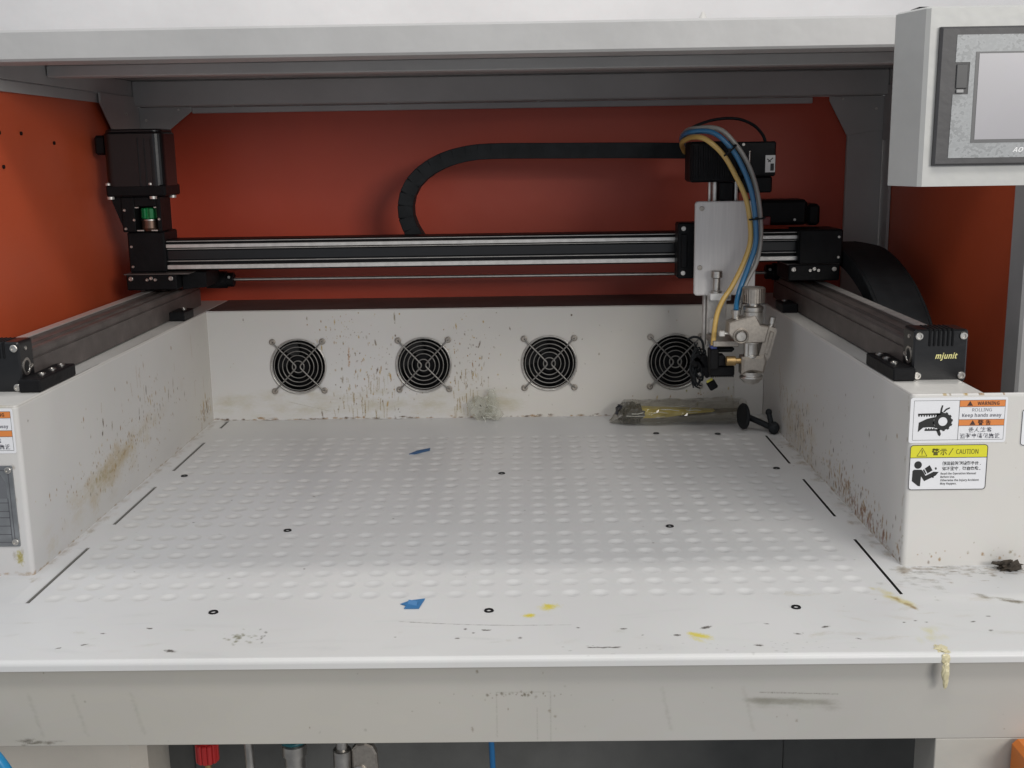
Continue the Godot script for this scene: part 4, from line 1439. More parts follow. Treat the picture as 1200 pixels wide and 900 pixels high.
	var tb := put("ribbed_plate", m, BLACK, t)
	for k in 11:
		m = M.new()
		m.box(V(0.2360 + 0.0028 * k, 0.0900, 0.163), V(0.0015, 0.0032, 0.012), 0.0003)
		put("tooth", m, BLACK, tb)
	m = M.new()
	m.bb(0.2445, 0.2675, 0.1185, 0.1262, 0.130, 0.156, 0.003)
	put("dark_hose_stub", m, RUBBER, t)
	m = M.new()
	m.bb(0.2345, 0.2425, 0.1256, 0.1300, 0.156, 0.170, 0.0008)
	put("blue_collar", m, mat(lin(0.03, 0.05, 0.20), 0.4), t)
	t = thing("wire_tangle", "tangle of thin black wires with plugs hanging in front of the rightmost fan", "cable")
	var plug := M.new()
	for e in [[0.2225, 0.1040, 0.0100, 0.0180, -0.5], [0.2350, 0.0960, 0.0140, 0.0300, 0.45], [0.2280, 0.0985, 0.0090, 0.0260, 0.65], [0.2440, 0.0705, 0.0115, 0.0120, 0.55]]:
		m = M.new()
		m.box(V(e[0], e[1], 0.128), V(e[2], e[3], 0.010), 0.0015, Basis(V(0, 0, 1), e[4]))
		put("plug", m, BLACK, t)
	m = M.new()
	m.box(V(0.2395, 0.0775, 0.1335), V(0.0085, 0.0032, 0.0006), 0.0, Basis(V(0, 0, 1), 0.5))
	put("yellow_tag", m, mat(lin(0.55, 0.50, 0.08), 0.5), t)
	for i in 16:
		var q := []
		var ph := rng.randf() * TAU
		for k in 7:
			var a := ph + k * 0.95
			q.append(V(0.2255 + cos(a) * rng.randf_range(0.003, 0.012), 0.108 + sin(a) * rng.randf_range(0.006, 0.024) - 0.004 * k, 0.122 + rng.randf_range(-0.006, 0.010)))
		m = M.new()
		m.tube(smooth_path(q, 5), 0.0010, 6)
		put("wire", m, RUBBER, t)
	m = M.new()
	m.tube(smooth_path([V(0.2120, 0.128, 0.115), V(0.219, 0.133, 0.118), V(0.2270, 0.1320, 0.120), V(0.2320, 0.1250, 0.120), V(0.2335, 0.110, 0.120), V(0.233, 0.095, 0.122)], 6), 0.0016, 8)
	put("wire", m, RUBBER, t)
	m = M.new()
	m.tube(smooth_path([V(0.2365, 0.092, 0.128), V(0.243, 0.085, 0.128), V(0.2440, 0.078, 0.128), V(0.2415, 0.073, 0.128)], 6), 0.0009, 6)
	put("wire", m, mat(lin(0.45, 0.42, 0.35), 0.5), t)

# ---------------------------------------------------------------- cable chains and hoses
func chain(called: String, label: String, pts: Array, across: Vector3, width: float, h: float, pitch: float) -> void:
	var t := thing(called, label, "cable chain")
	var p := even_path(pts, pitch)
	for i in p.size() - 1:
		var a: Vector3 = p[i]
		var b: Vector3 = p[i + 1]
		var d := (b - a).normalized()
		var up := across.cross(d).normalized()
		var bs := Basis(d, up, across)
		if bs.determinant() < 0: bs = Basis(d, up, -across)
		var c := (a + b) * 0.5
		var L := a.distance_to(b)
		var m := M.new()
		m.box(c + across * (width * 0.5 - 0.002), V(L * 1.08, h, 0.004), 0.0009, bs)
		m.box(c - across * (width * 0.5 - 0.002), V(L * 1.08, h, 0.004), 0.0009, bs)
		m.box(c + up * (h * 0.5 - 0.0016), V(L * 1.16, 0.0026, width - 0.0082), 0.0005, bs)
		m.box(c - up * (h * 0.5 - 0.0016), V(L * 1.16, 0.0026, width - 0.0082), 0.0005, bs)
		m.box(c, V(L * 1.02, h * 0.55, width - 0.012), 0.001, bs)
		put("link", m, RUBBER, t)

func hose(called: String, label: String, cat: String, pts: Array, r: float, mt: Material, group := "") -> void:
	var m := M.new()
	m.tube(smooth_path(pts, 7), r, 12)
	tag(put(called, m, mt), label, cat, group)

func chains_and_hoses() -> void:
	chain("cable_chain", "black cable chain looping up behind the crossbeam to the spray head", [V(-0.142, 0.244, -0.02), V(-0.1555, 0.262, -0.02), V(-0.1660, 0.2850, -0.02), V(-0.1665, 0.3109, -0.02), V(-0.1570, 0.3333, -0.02), V(-0.1397, 0.3507, -0.02), V(-0.1129, 0.3656, -0.02), V(-0.0792, 0.3746, -0.02), V(-0.0409, 0.3773, -0.02), V(0.05, 0.3765, -0.02), V(0.14, 0.3755, -0.02), V(0.232, 0.3735, -0.02)], V(0, 0, 1), 0.036, 0.0215, 0.0165)
	chain("cable_chain", "wide dark cable chain bending down behind the stickered side box's rail", [V(0.457, 0.228, -0.09), V(0.457, 0.230, -0.02), V(0.457, 0.229, 0.05), V(0.457, 0.215, 0.12), V(0.457, 0.193, 0.18), V(0.457, 0.158, 0.235), V(0.457, 0.112, 0.266), V(0.457, 0.06, 0.268), V(0.457, 0.015, 0.24)], V(1, 0, 0), 0.062, 0.022, 0.016)
	hose("yellow_hose", "yellow air hose curving over the head plate and down to the valve", "hose", [V(0.2240, 0.3700, -0.012), V(0.2120, 0.3800, 0.040), V(0.2060, 0.3860, 0.095), V(0.2130, 0.3905, 0.135), V(0.2270, 0.3866, 0.1520), V(0.2478, 0.3682, 0.1520), V(0.2642, 0.3418, 0.1520), V(0.2778, 0.3131, 0.1520), V(0.2840, 0.2810, 0.1520), V(0.2840, 0.2564, 0.1520), V(0.2748, 0.2295, 0.1540), V(0.2610, 0.2025, 0.1570), V(0.2498, 0.1863, 0.1600), V(0.2418, 0.1643, 0.1620), V(0.2378, 0.1273, 0.1650)], 0.0033, mat(lin(0.55, 0.36, 0.10), 0.35, 0, {"clearcoat_enabled": true, "clearcoat": 0.5}))
	hose("blue_hose", "blue air hose in the bundle arching over the spray head", "hose", [V(0.2240, 0.3740, -0.012), V(0.2120, 0.3850, 0.040), V(0.2060, 0.3920, 0.090), V(0.2100, 0.3968, 0.128), V(0.2354, 0.3955, 0.146), V(0.2575, 0.3765, 0.150), V(0.2730, 0.3502, 0.154), V(0.2838, 0.3216, 0.156), V(0.2892, 0.2897, 0.156), V(0.2905, 0.2576, 0.156), V(0.2826, 0.2307, 0.157), V(0.2724, 0.2036, 0.160), V(0.2665, 0.1865, 0.168), V(0.2638, 0.1760, 0.178)], 0.0033, mat(lin(0.018, 0.14, 0.30), 0.3, 0, {"clearcoat_enabled": true, "clearcoat": 0.5}))
	hose("clear_hose", "cloudy clear hose on the outer side of the hose bundle", "hose", [V(0.2240, 0.3780, -0.012), V(0.2120, 0.3890, 0.036), V(0.2080, 0.3960, 0.085), V(0.2150, 0.4010, 0.122), V(0.2445, 0.3995, 0.1400), V(0.2670, 0.3774, 0.1440), V(0.2820, 0.3521, 0.1470), V(0.2918, 0.3235, 0.1480), V(0.2971, 0.2916, 0.1480), V(0.2981, 0.2595, 0.1480), V(0.2932, 0.2325, 0.1490), V(0.2821, 0.2110, 0.1520), V(0.2740, 0.1920, 0.1580), V(0.2705, 0.1770, 0.1660)], 0.0030, mat(Color(lin(0.33, 0.32, 0.30), 1.0), 0.3, 0, {"clearcoat_enabled": true, "clearcoat": 0.6}))
	hose("thin_cable", "thin black cable arching from the hose bundle to the lift motor", "cable", [V(0.2080, 0.3880, 0.075), V(0.2140, 0.3980, 0.07), V(0.2279, 0.4062, 0.06), V(0.2537, 0.4136, 0.055), V(0.2807, 0.4140, 0.06), V(0.3005, 0.4055, 0.07), V(0.3110, 0.3928, 0.08), V(0.3140, 0.3830, 0.085)], 0.0020, RUBBER)
	for e in [[V(0.2560, 0.3732, 0.1515), V(0.66, -0.75, 0), "upper black cable tie round the hose bundle beside the lift motor", 0.0100], [V(0.2918, 0.2886, 0.152), V(0.1, -1, 0), "lower black cable tie round the hose bundle over the head plate", 0.0100]]:
		var m := M.new()
		m.torus(e[0], e[1], e[3], 0.0012, 24, 6)
		m.box(e[0] + V(-0.002, 0.001, e[3] + 0.0005), V(0.004, 0.003, 0.003), 0.0006)
		tag(put("cable_tie", m, RUBBER), e[2], "cable tie", "cable ties on the hose bundle")

# ---------------------------------------------------------------- control box with touch screen
func control_box() -> void:
	var t := thing("control_box", "pale grey control box with slanted side and a touch screen panel", "control box", V(0.45, 0.3425, 0.62))
	var m := M.new()
	# plan outline (x, z) swept upward
	var y0 := 0.3425
	var y1 := 0.4815
	var pl := [Vector2(0.3450, 0.540), Vector2(0.3064, 0.6175), Vector2(0.3060, 0.6205), Vector2(0.3168, 0.6590), Vector2(0.3198, 0.6620), Vector2(0.76, 0.6620), Vector2(0.76, 0.540)]
	var xf := Transform3D(Basis(V(1, 0, 0), V(0, 0, -1), V(0, 1, 0)), V(0, 0, 0))
	var pp := []
	for q in pl: pp.append(Vector2(q.x, -q.y))
	m.prism(pp, y0, y1, 0.0015, xf)
	m.xf = Transform3D.IDENTITY
	var off := -t.position
	var sh := put("shell", m, skin(lin(0.44, 0.44, 0.425), 0.42, 0, 0.02, 3, 1.0, 91), t, off)
	m = M.new()
	m.bb(0.3225, 0.3380, y1 - 0.001, y1 + 0.0045, 0.600, 0.622, 0.0015)
	put("top_knob", m, BLACK, sh)
	# touch screen
	var z := 0.6621
	m = M.new()
	m.prism([Vector2(0.3262, 0.3590), Vector2(0.3268, 0.4655), Vector2(0.46, 0.4655), Vector2(0.46, 0.3590)], z, z + 0.005, 0.0015)
	var bz := put("screen_bezel", m, skin(lin(0.052, 0.050, 0.052), 0.5, 0, 0.06, 8, 1.0, 92), t, off)
	# peeling protective film, mottled
	var im := Image.create(256, 256, false, Image.FORMAT_RGB8)
	var f := noise(93, 0.09, 4)
	var g := noise(94, 0.015, 2)
	for y in 256:
		for x in 256:
			var k := clampf(f.get_noise_2d(x, y) * 1.8 + g.get_noise_2d(x, y) * 1.2, -1, 1)
			var edge: float = clampf(1.0 - minf(x, minf(y, 255 - y)) / 70.0, 0.0, 1.0)
			var b := 0.585 + 0.035 * k * (0.25 + edge) + 0.02 * edge
			if k > 0.15 and edge > 0.25: b -= 0.13 * edge
			im.set_pixel(x, y, Color(b * 0.985, b * 1.0, b * 1.01))
	var fm := tex_mat(im, 0.4)
	m = M.new()
	m.uo = V(0.337, 0.4595, 0)
	m.ud = V(1.0 / 0.12, 0, 0)
	m.vd = V(0, -1.0 / 0.095, 0)
	m.prism([Vector2(0.3375, 0.3648), Vector2(0.3382, 0.4140), Vector2(0.3500, 0.4140), Vector2(0.3505, 0.4385), Vector2(0.3390, 0.4385), Vector2(0.3393, 0.4592), Vector2(0.449, 0.4592), Vector2(0.449, 0.3648)], z + 0.005, z + 0.0054)
	put("screen_film", m, fm, bz)
	m = M.new()
	m.bb(0.3545, 0.445, 0.3765, 0.4462, z + 0.0054, z + 0.0057)
	put("screen_border", m, mat(lin(0.085, 0.085, 0.088), 0.4), bz)
	m = M.new()
	m.bb(0.3572, 0.444, 0.3790, 0.4448, z + 0.0057, z + 0.0060)
	put("display", m, skin(lin(0.335, 0.325, 0.345), 0.28, 0, 0.015, 2, 0, 95), bz)
	m = M.new()
	m.bb(0.3400, 0.3490, 0.4185, 0.4370, z + 0.0052, z + 0.0062, 0.0006)
	put("card_slot", m, skin(lin(0.05, 0.05, 0.052), 0.45, 0, 0.05, 8, 0, 96), bz)
	m = M.new()
	m.bb(0.3405, 0.3465, 0.4150, 0.4178, z + 0.0052, z + 0.0066, 0.0005)
	put("slot_tab", m, mat(lin(0.25, 0.25, 0.25), 0.3), bz)
	put("lettering", letters("AOT", 0.0052, true, 0.35, 1.1), mat(lin(0.72, 0.72, 0.72), 0.4), bz, V(0.3945, 0.3706, z + 0.00555))

# ---------------------------------------------------------------- stickers
func plate(parent: Node, called: String, poly: Array, z: float, mt: Material) -> MeshInstance3D:
	var m := M.new()
	m.prism(poly, z, z + 0.00022)
	return put(called, m, mt, parent)

func outline(parent: Node, called: String, x0: float, y0: float, x1: float, y1: float, r: float, w: float, z: float, mt: Material) -> void:
	var a := rrect(x0, y0, x1, y1, r, 4)
	var b := rrect(x0 + w, y0 + w, x1 - w, y1 - w, maxf(r - w, 0.0001), 4)
	var m := M.new()
	for i in a.size():
		var j := (i + 1) % a.size()
		m.quad(V(a[i].x, a[i].y, z), V(a[j].x, a[j].y, z), V(b[j].x, b[j].y, z), V(b[i].x, b[i].y, z), Vector3.BACK)
	put(called, m, mt, parent)

func tri_sign(x: float, y: float, s: float) -> Array:
	return [Vector2(x - s * 0.6, y - s * 0.5), Vector2(x + s * 0.6, y - s * 0.5), Vector2(x, y + s * 0.5)]

func rolling_sticker(label: String, at: Vector3) -> void:
	var t := thing("warning_sticker", label, "sticker", at, "stickers on the machine front")
	var W := 0.0805
	var H := 0.0362
	var mm := 0.001
	var paper := mat(lin(0.72, 0.72, 0.74), 0.35)
	var orange := mat(lin(0.66, 0.22, 0.055), 0.4)
	plate(t, "backing", rrect(-0.003, -0.0025, W + 0.002, H + 0.0025, 0.002), 0.0002, paper)
	outline(t, "border", 0, 0, W, H, 0.0004, 0.0003, 0.0005, INK)
	for y in [[0.0, 6.0], [17.6, 23.2]]:
		plate(t, "orange_band", [Vector2(40.2 * mm, H - y[1] * mm), Vector2(W - 0.3 * mm, H - y[1] * mm), Vector2(W - 0.3 * mm, H - maxf(y[0], 0.3) * mm), Vector2(40.2 * mm, H - maxf(y[0], 0.3) * mm)], 0.00035, orange)
	var ln := M.new()
	for y in [6.0, 17.6, 23.2]:
		ln.quad(V(0.040, H - y * mm - 0.00015, 0.0007), V(W, H - y * mm - 0.00015, 0.0007), V(W, H - y * mm + 0.00015, 0.0007), V(0.040, H - y * mm + 0.00015, 0.0007), Vector3.BACK)
	ln.quad(V(0.0400, 0, 0.0007), V(0.0403, 0, 0.0007), V(0.0403, H, 0.0007), V(0.0400, H, 0.0007), Vector3.BACK)
	put("dividing_lines", ln, INK, t)
	var ink := mat(lin(0.05, 0.02, 0.015), 0.5)
	put("lettering", letters("WARNING", 0.0043, true, 0, 0.93), ink, t, V(0.0655, H - 0.0031, 0.00065))
	plate(t, "alert_triangle", tri_sign(0.0492, H - 0.0030, 0.0042), 0.0006, ink)
	plate(t, "alert_triangle", tri_sign(0.0525, H - 0.0204, 0.0042), 0.0006, ink)
	var gi := mat(lin(0.10, 0.10, 0.12), 0.5)
	put("lettering", letters("ROLLING", 0.0041, false, 0, 1.08), gi, t, V(0.0600, H - 0.0090, 0.00045))
	put("lettering", letters("Keep hands away", 0.0042, true, 0, 1.0), gi, t, V(0.0600, H - 0.0139, 0.00045))
	put("lettering", glyphs("警告", 0.0042, 0.0065, 0.0005), ink, t, V(0.0640, H - 0.0204, 0.0006))
	put("lettering", glyphs("卷人注意", 0.0042, 0.0053, 0.00042), gi, t, V(0.0600, H - 0.0270, 0.0004))
	put("lettering", glyphs("运转中请勿靠近", 0.0042, 0.0051, 0.00042), gi, t, V(0.0600, H - 0.0325, 0.0004))
	# pictogram: toothed belt, gear and caught hand
	var pic := M.new()
	var q := func(a: Array) -> Array:
		var r := []
		for e in a: r.append(Vector2(e[0] * mm, H - e[1] * mm))
		return r
	var zb := 0.00045
	var ze := 0.00058
	pic.prism(q.call([[4.0, 11.8], [24, 11.5], [24, 13.2], [4.0, 13.2]]), zb, ze)
	for k in 8:
		pic.prism(q.call([[4.2 + k * 2.3, 13.2], [5.6 + k * 2.3, 13.2], [5.3 + k * 2.3, 14.6], [4.5 + k * 2.3, 14.6]]), zb, ze)
	pic.prism(q.call([[5, 20], [12, 16.6], [18, 15.2], [18.6, 22], [19.6, 24.6], [14, 24.2], [9, 24.6], [4.6, 28.6]]), zb, ze)
	pic.prism(q.call([[10.5, 26.0], [22, 26.0], [22, 27.6], [10.5, 27.6]]), zb, ze)
	for k in 4:
		pic.prism(q.call([[11.2 + k * 2.3, 26.0], [12.4 + k * 2.3, 26.0], [12.2 + k * 2.3, 25.0], [11.4 + k * 2.3, 25.0]]), zb, ze)
	pic.prism(q.call([[20.5, 26.5], [23.5, 26.2], [25.2, 30.6], [24.4, 32.6], [22.8, 31.8]]), zb, ze)
	pic.prism(q.call([[23.2, 11.5], [23.6, 7.5], [24.6, 4.4], [25.8, 4.6], [25.2, 8.0], [24.8, 11.5]]), zb, ze)
	pic.prism(q.call([[26.0, 10.2], [28.2, 7.6], [31.6, 6.2], [31.8, 7.4], [29.0, 8.8], [27.0, 10.8]]), zb, ze)
	var gc := Vector2(0.0262, H - 0.0192)
	var seg := 48
	for k in seg:
		var a0 := TAU * k / seg
		var a1 := TAU * (k + 1) / seg
		var ro := 0.0088 if (k / 2) % 2 == 0 else 0.0079
		pic.quad(V(gc.x + cos(a0) * 0.0040, gc.y + sin(a0) * 0.0040, ze), V(gc.x + cos(a1) * 0.0040, gc.y + sin(a1) * 0.0040, ze), V(gc.x + cos(a1) * ro, gc.y + sin(a1) * ro, ze), V(gc.x + cos(a0) * ro, gc.y + sin(a0) * ro, ze), Vector3.BACK)
	put("pictogram", pic, INK, t)

func stickers() -> void:
	rolling_sticker("white and orange sticker of a hand caught in a gear, above the yellow one", V(0.3417, 0.1182, ZF))
	rolling_sticker("white and orange sticker cut by the photo's edge, above the metal nameplate", V(-0.4620 - 0.0805, 0.1190, ZF))
	# yellow caution sticker
	var t := thing("caution_sticker", "yellow headed sticker of a person reading a manual, below the gear sticker", "sticker", V(0.3405, 0.0722, ZF), "stickers on the machine front")
	var W := 0.0690
	var H := 0.0418
	var mm := 0.001
	var ink := INK
	plate(t, "backing", rrect(0, 0, W, H, 0.003), 0.0002, mat(lin(0.72, 0.72, 0.74), 0.35))
	plate(t, "yellow_header", [Vector2(0.0006, H - 0.0118), Vector2(W - 0.0006, H - 0.0118), Vector2(W - 0.0006, H - 0.003), Vector2(W - 0.0012, H - 0.0014), Vector2(W - 0.003, H - 0.0006), Vector2(0.003, H - 0.0006), Vector2(0.0012, H - 0.0014), Vector2(0.0006, H - 0.003)], 0.00035, mat(lin(0.66, 0.62, 0.03), 0.4))
	outline(t, "border", 0, 0, W, H, 0.003, 0.0006, 0.0007, ink)
	var ln := M.new()
	ln.quad(V(0, H - 0.0121, 0.0007), V(W, H - 0.0121, 0.0007), V(W, H - 0.0116, 0.0007), V(0, H - 0.0116, 0.0007), Vector3.BACK)
	put("dividing_line", ln, ink, t)
	# triangle outline with exclamation mark
	var tm := M.new()
	var to := tri_sign(0.0107, H - 0.0066, 0.0075)
	for i in 3:
		var a: Vector2 = to[i]
		var b: Vector2 = to[(i + 1) % 3]
		var d := (b - a).normalized() * 0.0002
		var e := Vector2(-d.y, d.x)
		tm.quad(V(a.x - d.x + e.x, a.y - d.y + e.y, 0.0007), V(b.x + d.x + e.x, b.y + d.y + e.y, 0.0007), V(b.x + d.x - e.x, b.y + d.y - e.y, 0.0007), V(a.x - d.x - e.x, a.y - d.y - e.y, 0.0007), Vector3.BACK)
	tm.quad(V(0.0104, H - 0.0082, 0.0007), V(0.0110, H - 0.0082, 0.0007), V(0.0111, H - 0.0050, 0.0007), V(0.0103, H - 0.0050, 0.0007), Vector3.BACK)
	tm.quad(V(0.0104, H - 0.0093, 0.0007), V(0.0110, H - 0.0093, 0.0007), V(0.0110, H - 0.0087, 0.0007), V(0.0104, H - 0.0087, 0.0007), Vector3.BACK)
	put("alert_triangle", tm, ink, t)
	var gi := mat(lin(0.06, 0.055, 0.01), 0.5)
	put("lettering", glyphs("警示/", 0.0058, 0.0068, 0.00055), gi, t, V(0.0300, H - 0.0064, 0.00065))
	put("lettering", letters("CAUTION", 0.0060, false, 0, 0.80), gi, t, V(0.0508, H - 0.0066, 0.00065))
	put("lettering", glyphs("使用前阅读操作手册，", 0.0032, 0.0036, 0.00036), ink, t, V(0.0475, H - 0.0172, 0.00045))
	put("lettering", glyphs("如不遵守，恐有危险。", 0.0032, 0.0036, 0.00036), ink, t, V(0.0475, H - 0.0220, 0.00045))
	var k := 0
	for line in ["Read the Operation Manual", "Before Use.", "Otherwise the Injury Accident", "May Happen."]:
		var am := letters(line, 0.00265, true, 0, 0.90)
		put("lettering", am, ink, t, V(0.0284 - am.get_aabb().position.x, H - 0.0268 - 0.0031 * k, 0.00045))
		k += 1
	# person with a manual
	var pic := M.new()
	var q := func(a: Array) -> Array:
		var r := []
		for e in a: r.append(Vector2(e[0] * mm, H - e[1] * mm))
		return r
	var zb := 0.00045
	var ze := 0.00058
	var hd := []
	for i in 20: hd.append(Vector2(0.0078 + 0.0034 * cos(TAU * i / 20), H - 0.0185 + 0.0035 * sin(TAU * i / 20)))
	pic.prism(hd, zb, ze)
	pic.prism(q.call([[3.2, 24], [4.5, 22.9], [11.2, 22.9], [12.6, 24.4], [15, 28.6], [22, 24.9], [26.5, 25.2], [24, 28.5], [14.0, 33.6], [11.0, 29.0], [10.6, 38.3], [8.6, 38.0], [3.0, 33.4]]), zb, ze)
	pic.prism(q.call([[14.0, 21.8], [18.2, 18.8], [21.0, 23.6], [16.6, 26.4]]), zb, ze)
	pic.prism(q.call([[12.4, 23.4], [13.4, 22.4], [15.8, 27.0], [14.6, 27.2]]), zb, ze)
	pic.prism(q.call([[22.8, 21.4], [24.0, 20.6], [24.8, 22.4], [23.6, 23.2]]), zb, ze)
	pic.prism(q.call([[20.6, 29.4], [22.0, 28.8], [22.6, 30.4], [21.2, 30.6]]), zb, ze)
	put("pictogram", pic, ink, t)
	# third sticker, mostly beyond the frame
	t = thing("edge_sticker", "white sticker with black rounded border cut off at the photo's edge", "sticker", V(0.4372, 0.1120, ZF), "stickers on the machine front")
	plate(t, "backing", rrect(0, 0, 0.055, 0.034, 0.003), 0.0002, mat(lin(0.72, 0.72, 0.74), 0.35))
	outline(t, "border", 0.0002, 0.0002, 0.0548, 0.0338, 0.003, 0.0007, 0.0005, ink)
	# grey metal nameplate
	t = thing("nameplate", "grey metal nameplate with ruled lines and corner screws, below a sticker", "nameplate", V(-0.5655, 0.0285, ZF))
	var np := skin(lin(0.22, 0.23, 0.24), 0.35, 0.6, 0.1, 12, 0, 97)
	var m := M.new()
	m.prism(rrect(0, 0, 0.100, 0.0765, 0.001, 2), 0.0, 0.0012, 0.0003)
	put("plate", m, np, t)
	outline(t, "frame_line", 0.004, 0.004, 0.0962, 0.0725, 0.0005, 0.0006, 0.00135, mat(lin(0.07, 0.07, 0.08), 0.4))
	m = M.new()
	for y in [0.0115, 0.0195, 0.0275, 0.0335, 0.0415]:
		m.bb(0.004, 0.0935, y, y + 0.0006, 0.0012, 0.00136)
	m.bb(0.0930, 0.0936, 0.004, 0.046, 0.0012, 0.00136)
	put("ruled_lines", m, mat(lin(0.07, 0.07, 0.08), 0.4), t)
	m = M.new()
	m.prism([Vector2(0.004, 0.046), Vector2(0.0930, 0.046), Vector2(0.0930, 0.060), Vector2(0.088, 0.070), Vector2(0.004, 0.070)], 0.0012, 0.00132)
	put("dark_field", m, mat(lin(0.12, 0.125, 0.135), 0.4), t)
	for y in [0.0045, 0.0725]:
		put("screw", screw_shape(V(0.0962, y, 0.0012), V(0, 0, 1), 0.0030, 0.0014), STEEL, t)

# ---------------------------------------------------------------- things lying about
func loose_things() -> void:
	# scraps of blue tape
	var bt := mat(lin(0.035, 0.16, 0.36), 0.45)
	var m := M.new()
	m.prism([Vector2(-0.0105, 0.000), Vector2(-0.003, 0.0075), Vector2(0.0095, 0.0115), Vector2(0.006, -0.0095), Vector2(-0.0065, -0.0095), Vector2(-0.0055, -0.003)], 0.0, 0.0006, 0.0, Transform3D(Basis(V(1, 0, 0), V(0, 0, -1), V(0, 1, 0)), V(0, 0, 0)))
	m.prism([Vector2(-0.004, 0.006), Vector2(0.004, 0.002), Vector2(0.0035, -0.0085), Vector2(-0.006, -0.0088)], 0.0007, 0.0012, 0.0, Transform3D(Basis(V(1, 0.15, 0), V(0.0, 0.25, -0.97), V(0, 1, 0.3)), V(0, 0, 0)))
	tag(put("tape_scrap", m, bt, null, V(-0.0995, 0.0004, 0.689)), "torn scrap of blue tape by the front edge of the dimples", "tape scrap", "blue tape scraps")
	m = M.new()
	m.prism([Vector2(-0.013, -0.010), Vector2(-0.004, 0.003), Vector2(0.0125, 0.0125), Vector2(0.0125, 0.004), Vector2(0.003, -0.003), Vector2(-0.006, -0.0105)], 0.0, 0.0008, 0.0, Transform3D(Basis(V(1, 0.02, 0), V(0, 0.05, -1), V(0, 1, 0)), V(0, 0, 0)))
	tag(put("tape_scrap", m, mat(lin(0.02, 0.09, 0.22), 0.45), null, V(-0.139, 0.0006, 0.190)), "narrow scrap of dark blue tape near the back of the table", "tape scrap", "blue tape scraps")
	# crumpled clear film in front of the back wall
	var film := mat(Color(0.74, 0.74, 0.68, 0.26), 0.08)
	film.transparency = BaseMaterial3D.TRANSPARENCY_ALPHA
	film.cull_mode = BaseMaterial3D.CULL_DISABLED
	var cr := M.new()
	crumple(cr, V(-0.0665, 0.0165, 0.016), V(0.0175, 0.0195, 0.011), 5, 0.55, 102)
	crumple(cr, V(-0.0500, 0.0265, 0.012), V(0.0080, 0.0200, 0.004), 4, 0.55, 103)
	crumple(cr, V(-0.0490, 0.0080, 0.018), V(0.0150, 0.0085, 0.009), 4, 0.55, 104)
	var fo := thing("crumpled_film", "crumpled piece of clear plastic film against the back wall between two fans", "plastic scrap", V(-0.06, 0, 0.016))
	put("film", cr, film, fo, -fo.position)
	# thin pale tubes: light caught on folds is put into their colour
	var fold_mat := mat(Color(0.80, 0.80, 0.76, 0.75), 0.1)
	fold_mat.transparency = BaseMaterial3D.TRANSPARENCY_ALPHA
	var fl := M.new()
	for i in 15:
		var a := V(-0.0615 + rng.randfn() * 0.011, 0.016 + rng.randf_range(-0.014, 0.018), 0.024 + rng.randf_range(-0.006, 0.005))
		var d := V(rng.randfn(), rng.randfn() * 0.8, rng.randfn() * 0.3).normalized() * rng.randf_range(0.005, 0.013)
		fl.tube([a, a + d * 0.5 + V(0, 0.0008, 0.0006), a + d], rng.randf_range(0.00025, 0.0006), 5)
	put("fold", fl, fold_mat, fo, -fo.position)
	fl = M.new()
	for i in 6:
		fl.ball(V(-0.066 + rng.randfn() * 0.007, 0.014 + rng.randfn() * 0.006, 0.016 + rng.randfn() * 0.003), V(rng.randf_range(0.0006, 0.0016), rng.randf_range(0.0006, 0.0016), 0.0008), 6)
	put("grit", fl, mat(lin(0.03, 0.03, 0.02), 0.7), fo, -fo.position)
	# brush in a clear bag, lying along the back wall
	var t := thing("bagged_brush", "brush with yellow handle wrapped in a clear bag under the spray head", "brush", V(0.13, 0.0, 0.05))
	var o := -t.position
	m = M.new()
	crumple(m, V(0.1440, 0.0145, 0.046), V(0.0195, 0.0145, 0.016), 14, 0.3, 105)
	put("brush_head", m, skin(lin(0.022, 0.022, 0.027), 0.22, 0.1, 0.4, 30, 2.0, 106), t, o)
	m = M.new()
	var hp := [Vector2(0.160, 0.0225), Vector2(0.195, 0.0205), Vector2(0.240, 0.0185), Vector2(0.262, 0.0172), Vector2(0.258, 0.0155), Vector2(0.225, 0.0130), Vector2(0.195, 0.0085), Vector2(0.162, 0.0075)]
	m.prism(hp, 0.036, 0.050, 0.003)
	put("handle", m, skin(lin(0.58, 0.44, 0.06), 0.3, 0.0, 0.15, 14, 0, 107), t, o)
	m = M.new()
	m.prism([Vector2(0.205, 0.0125), Vector2(0.240, 0.0165), Vector2(0.300, 0.0185), Vector2(0.300, 0.0155), Vector2(0.245, 0.0110), Vector2(0.215, 0.0085)], 0.037, 0.047, 0.002)
	put("dark_stem", m, skin(lin(0.07, 0.05, 0.03), 0.4, 0, 0.2, 12, 0, 108), t, o)
	# the bag: a thin flattened sleeve with wrinkles
	var bag := mat(Color(0.50, 0.48, 0.41, 0.33), 0.07)
	bag.transparency = BaseMaterial3D.TRANSPARENCY_ALPHA
	bag.cull_mode = BaseMaterial3D.CULL_DISABLED
	m = M.new()
	sleeve(m, 0.113, 0.3035, 109)
	put("plastic_bag", m, bag, t, o)
	m = M.new()
	for i in 9:
		var x := rng.randf_range(0.135, 0.275)
		var y := rng.randf_range(0.014, 0.030)
		var z := 0.044 + 0.030 * sqrt(maxf(0.0, 1.0 - pow((y - 0.0165) / 0.0155, 2.0))) + 0.0006
		var l := rng.randf_range(0.006, 0.026)
		m.tube([V(x, y, z), V(x + l * 0.5, y + rng.randfn() * 0.0012, z + 0.0005), V(x + l, y + rng.randfn() * 0.002, z)], rng.randf_range(0.00025, 0.0006), 5)
	put("wrinkle", m, fold_mat, t, o)
	# black hand lever leaning in the corner
	t = thing("black_lever", "black plastic lever with round flange lying in the corner by the bag", "lever", V(0.30, 0, 0.10))
	o = -t.position
	m = M.new()
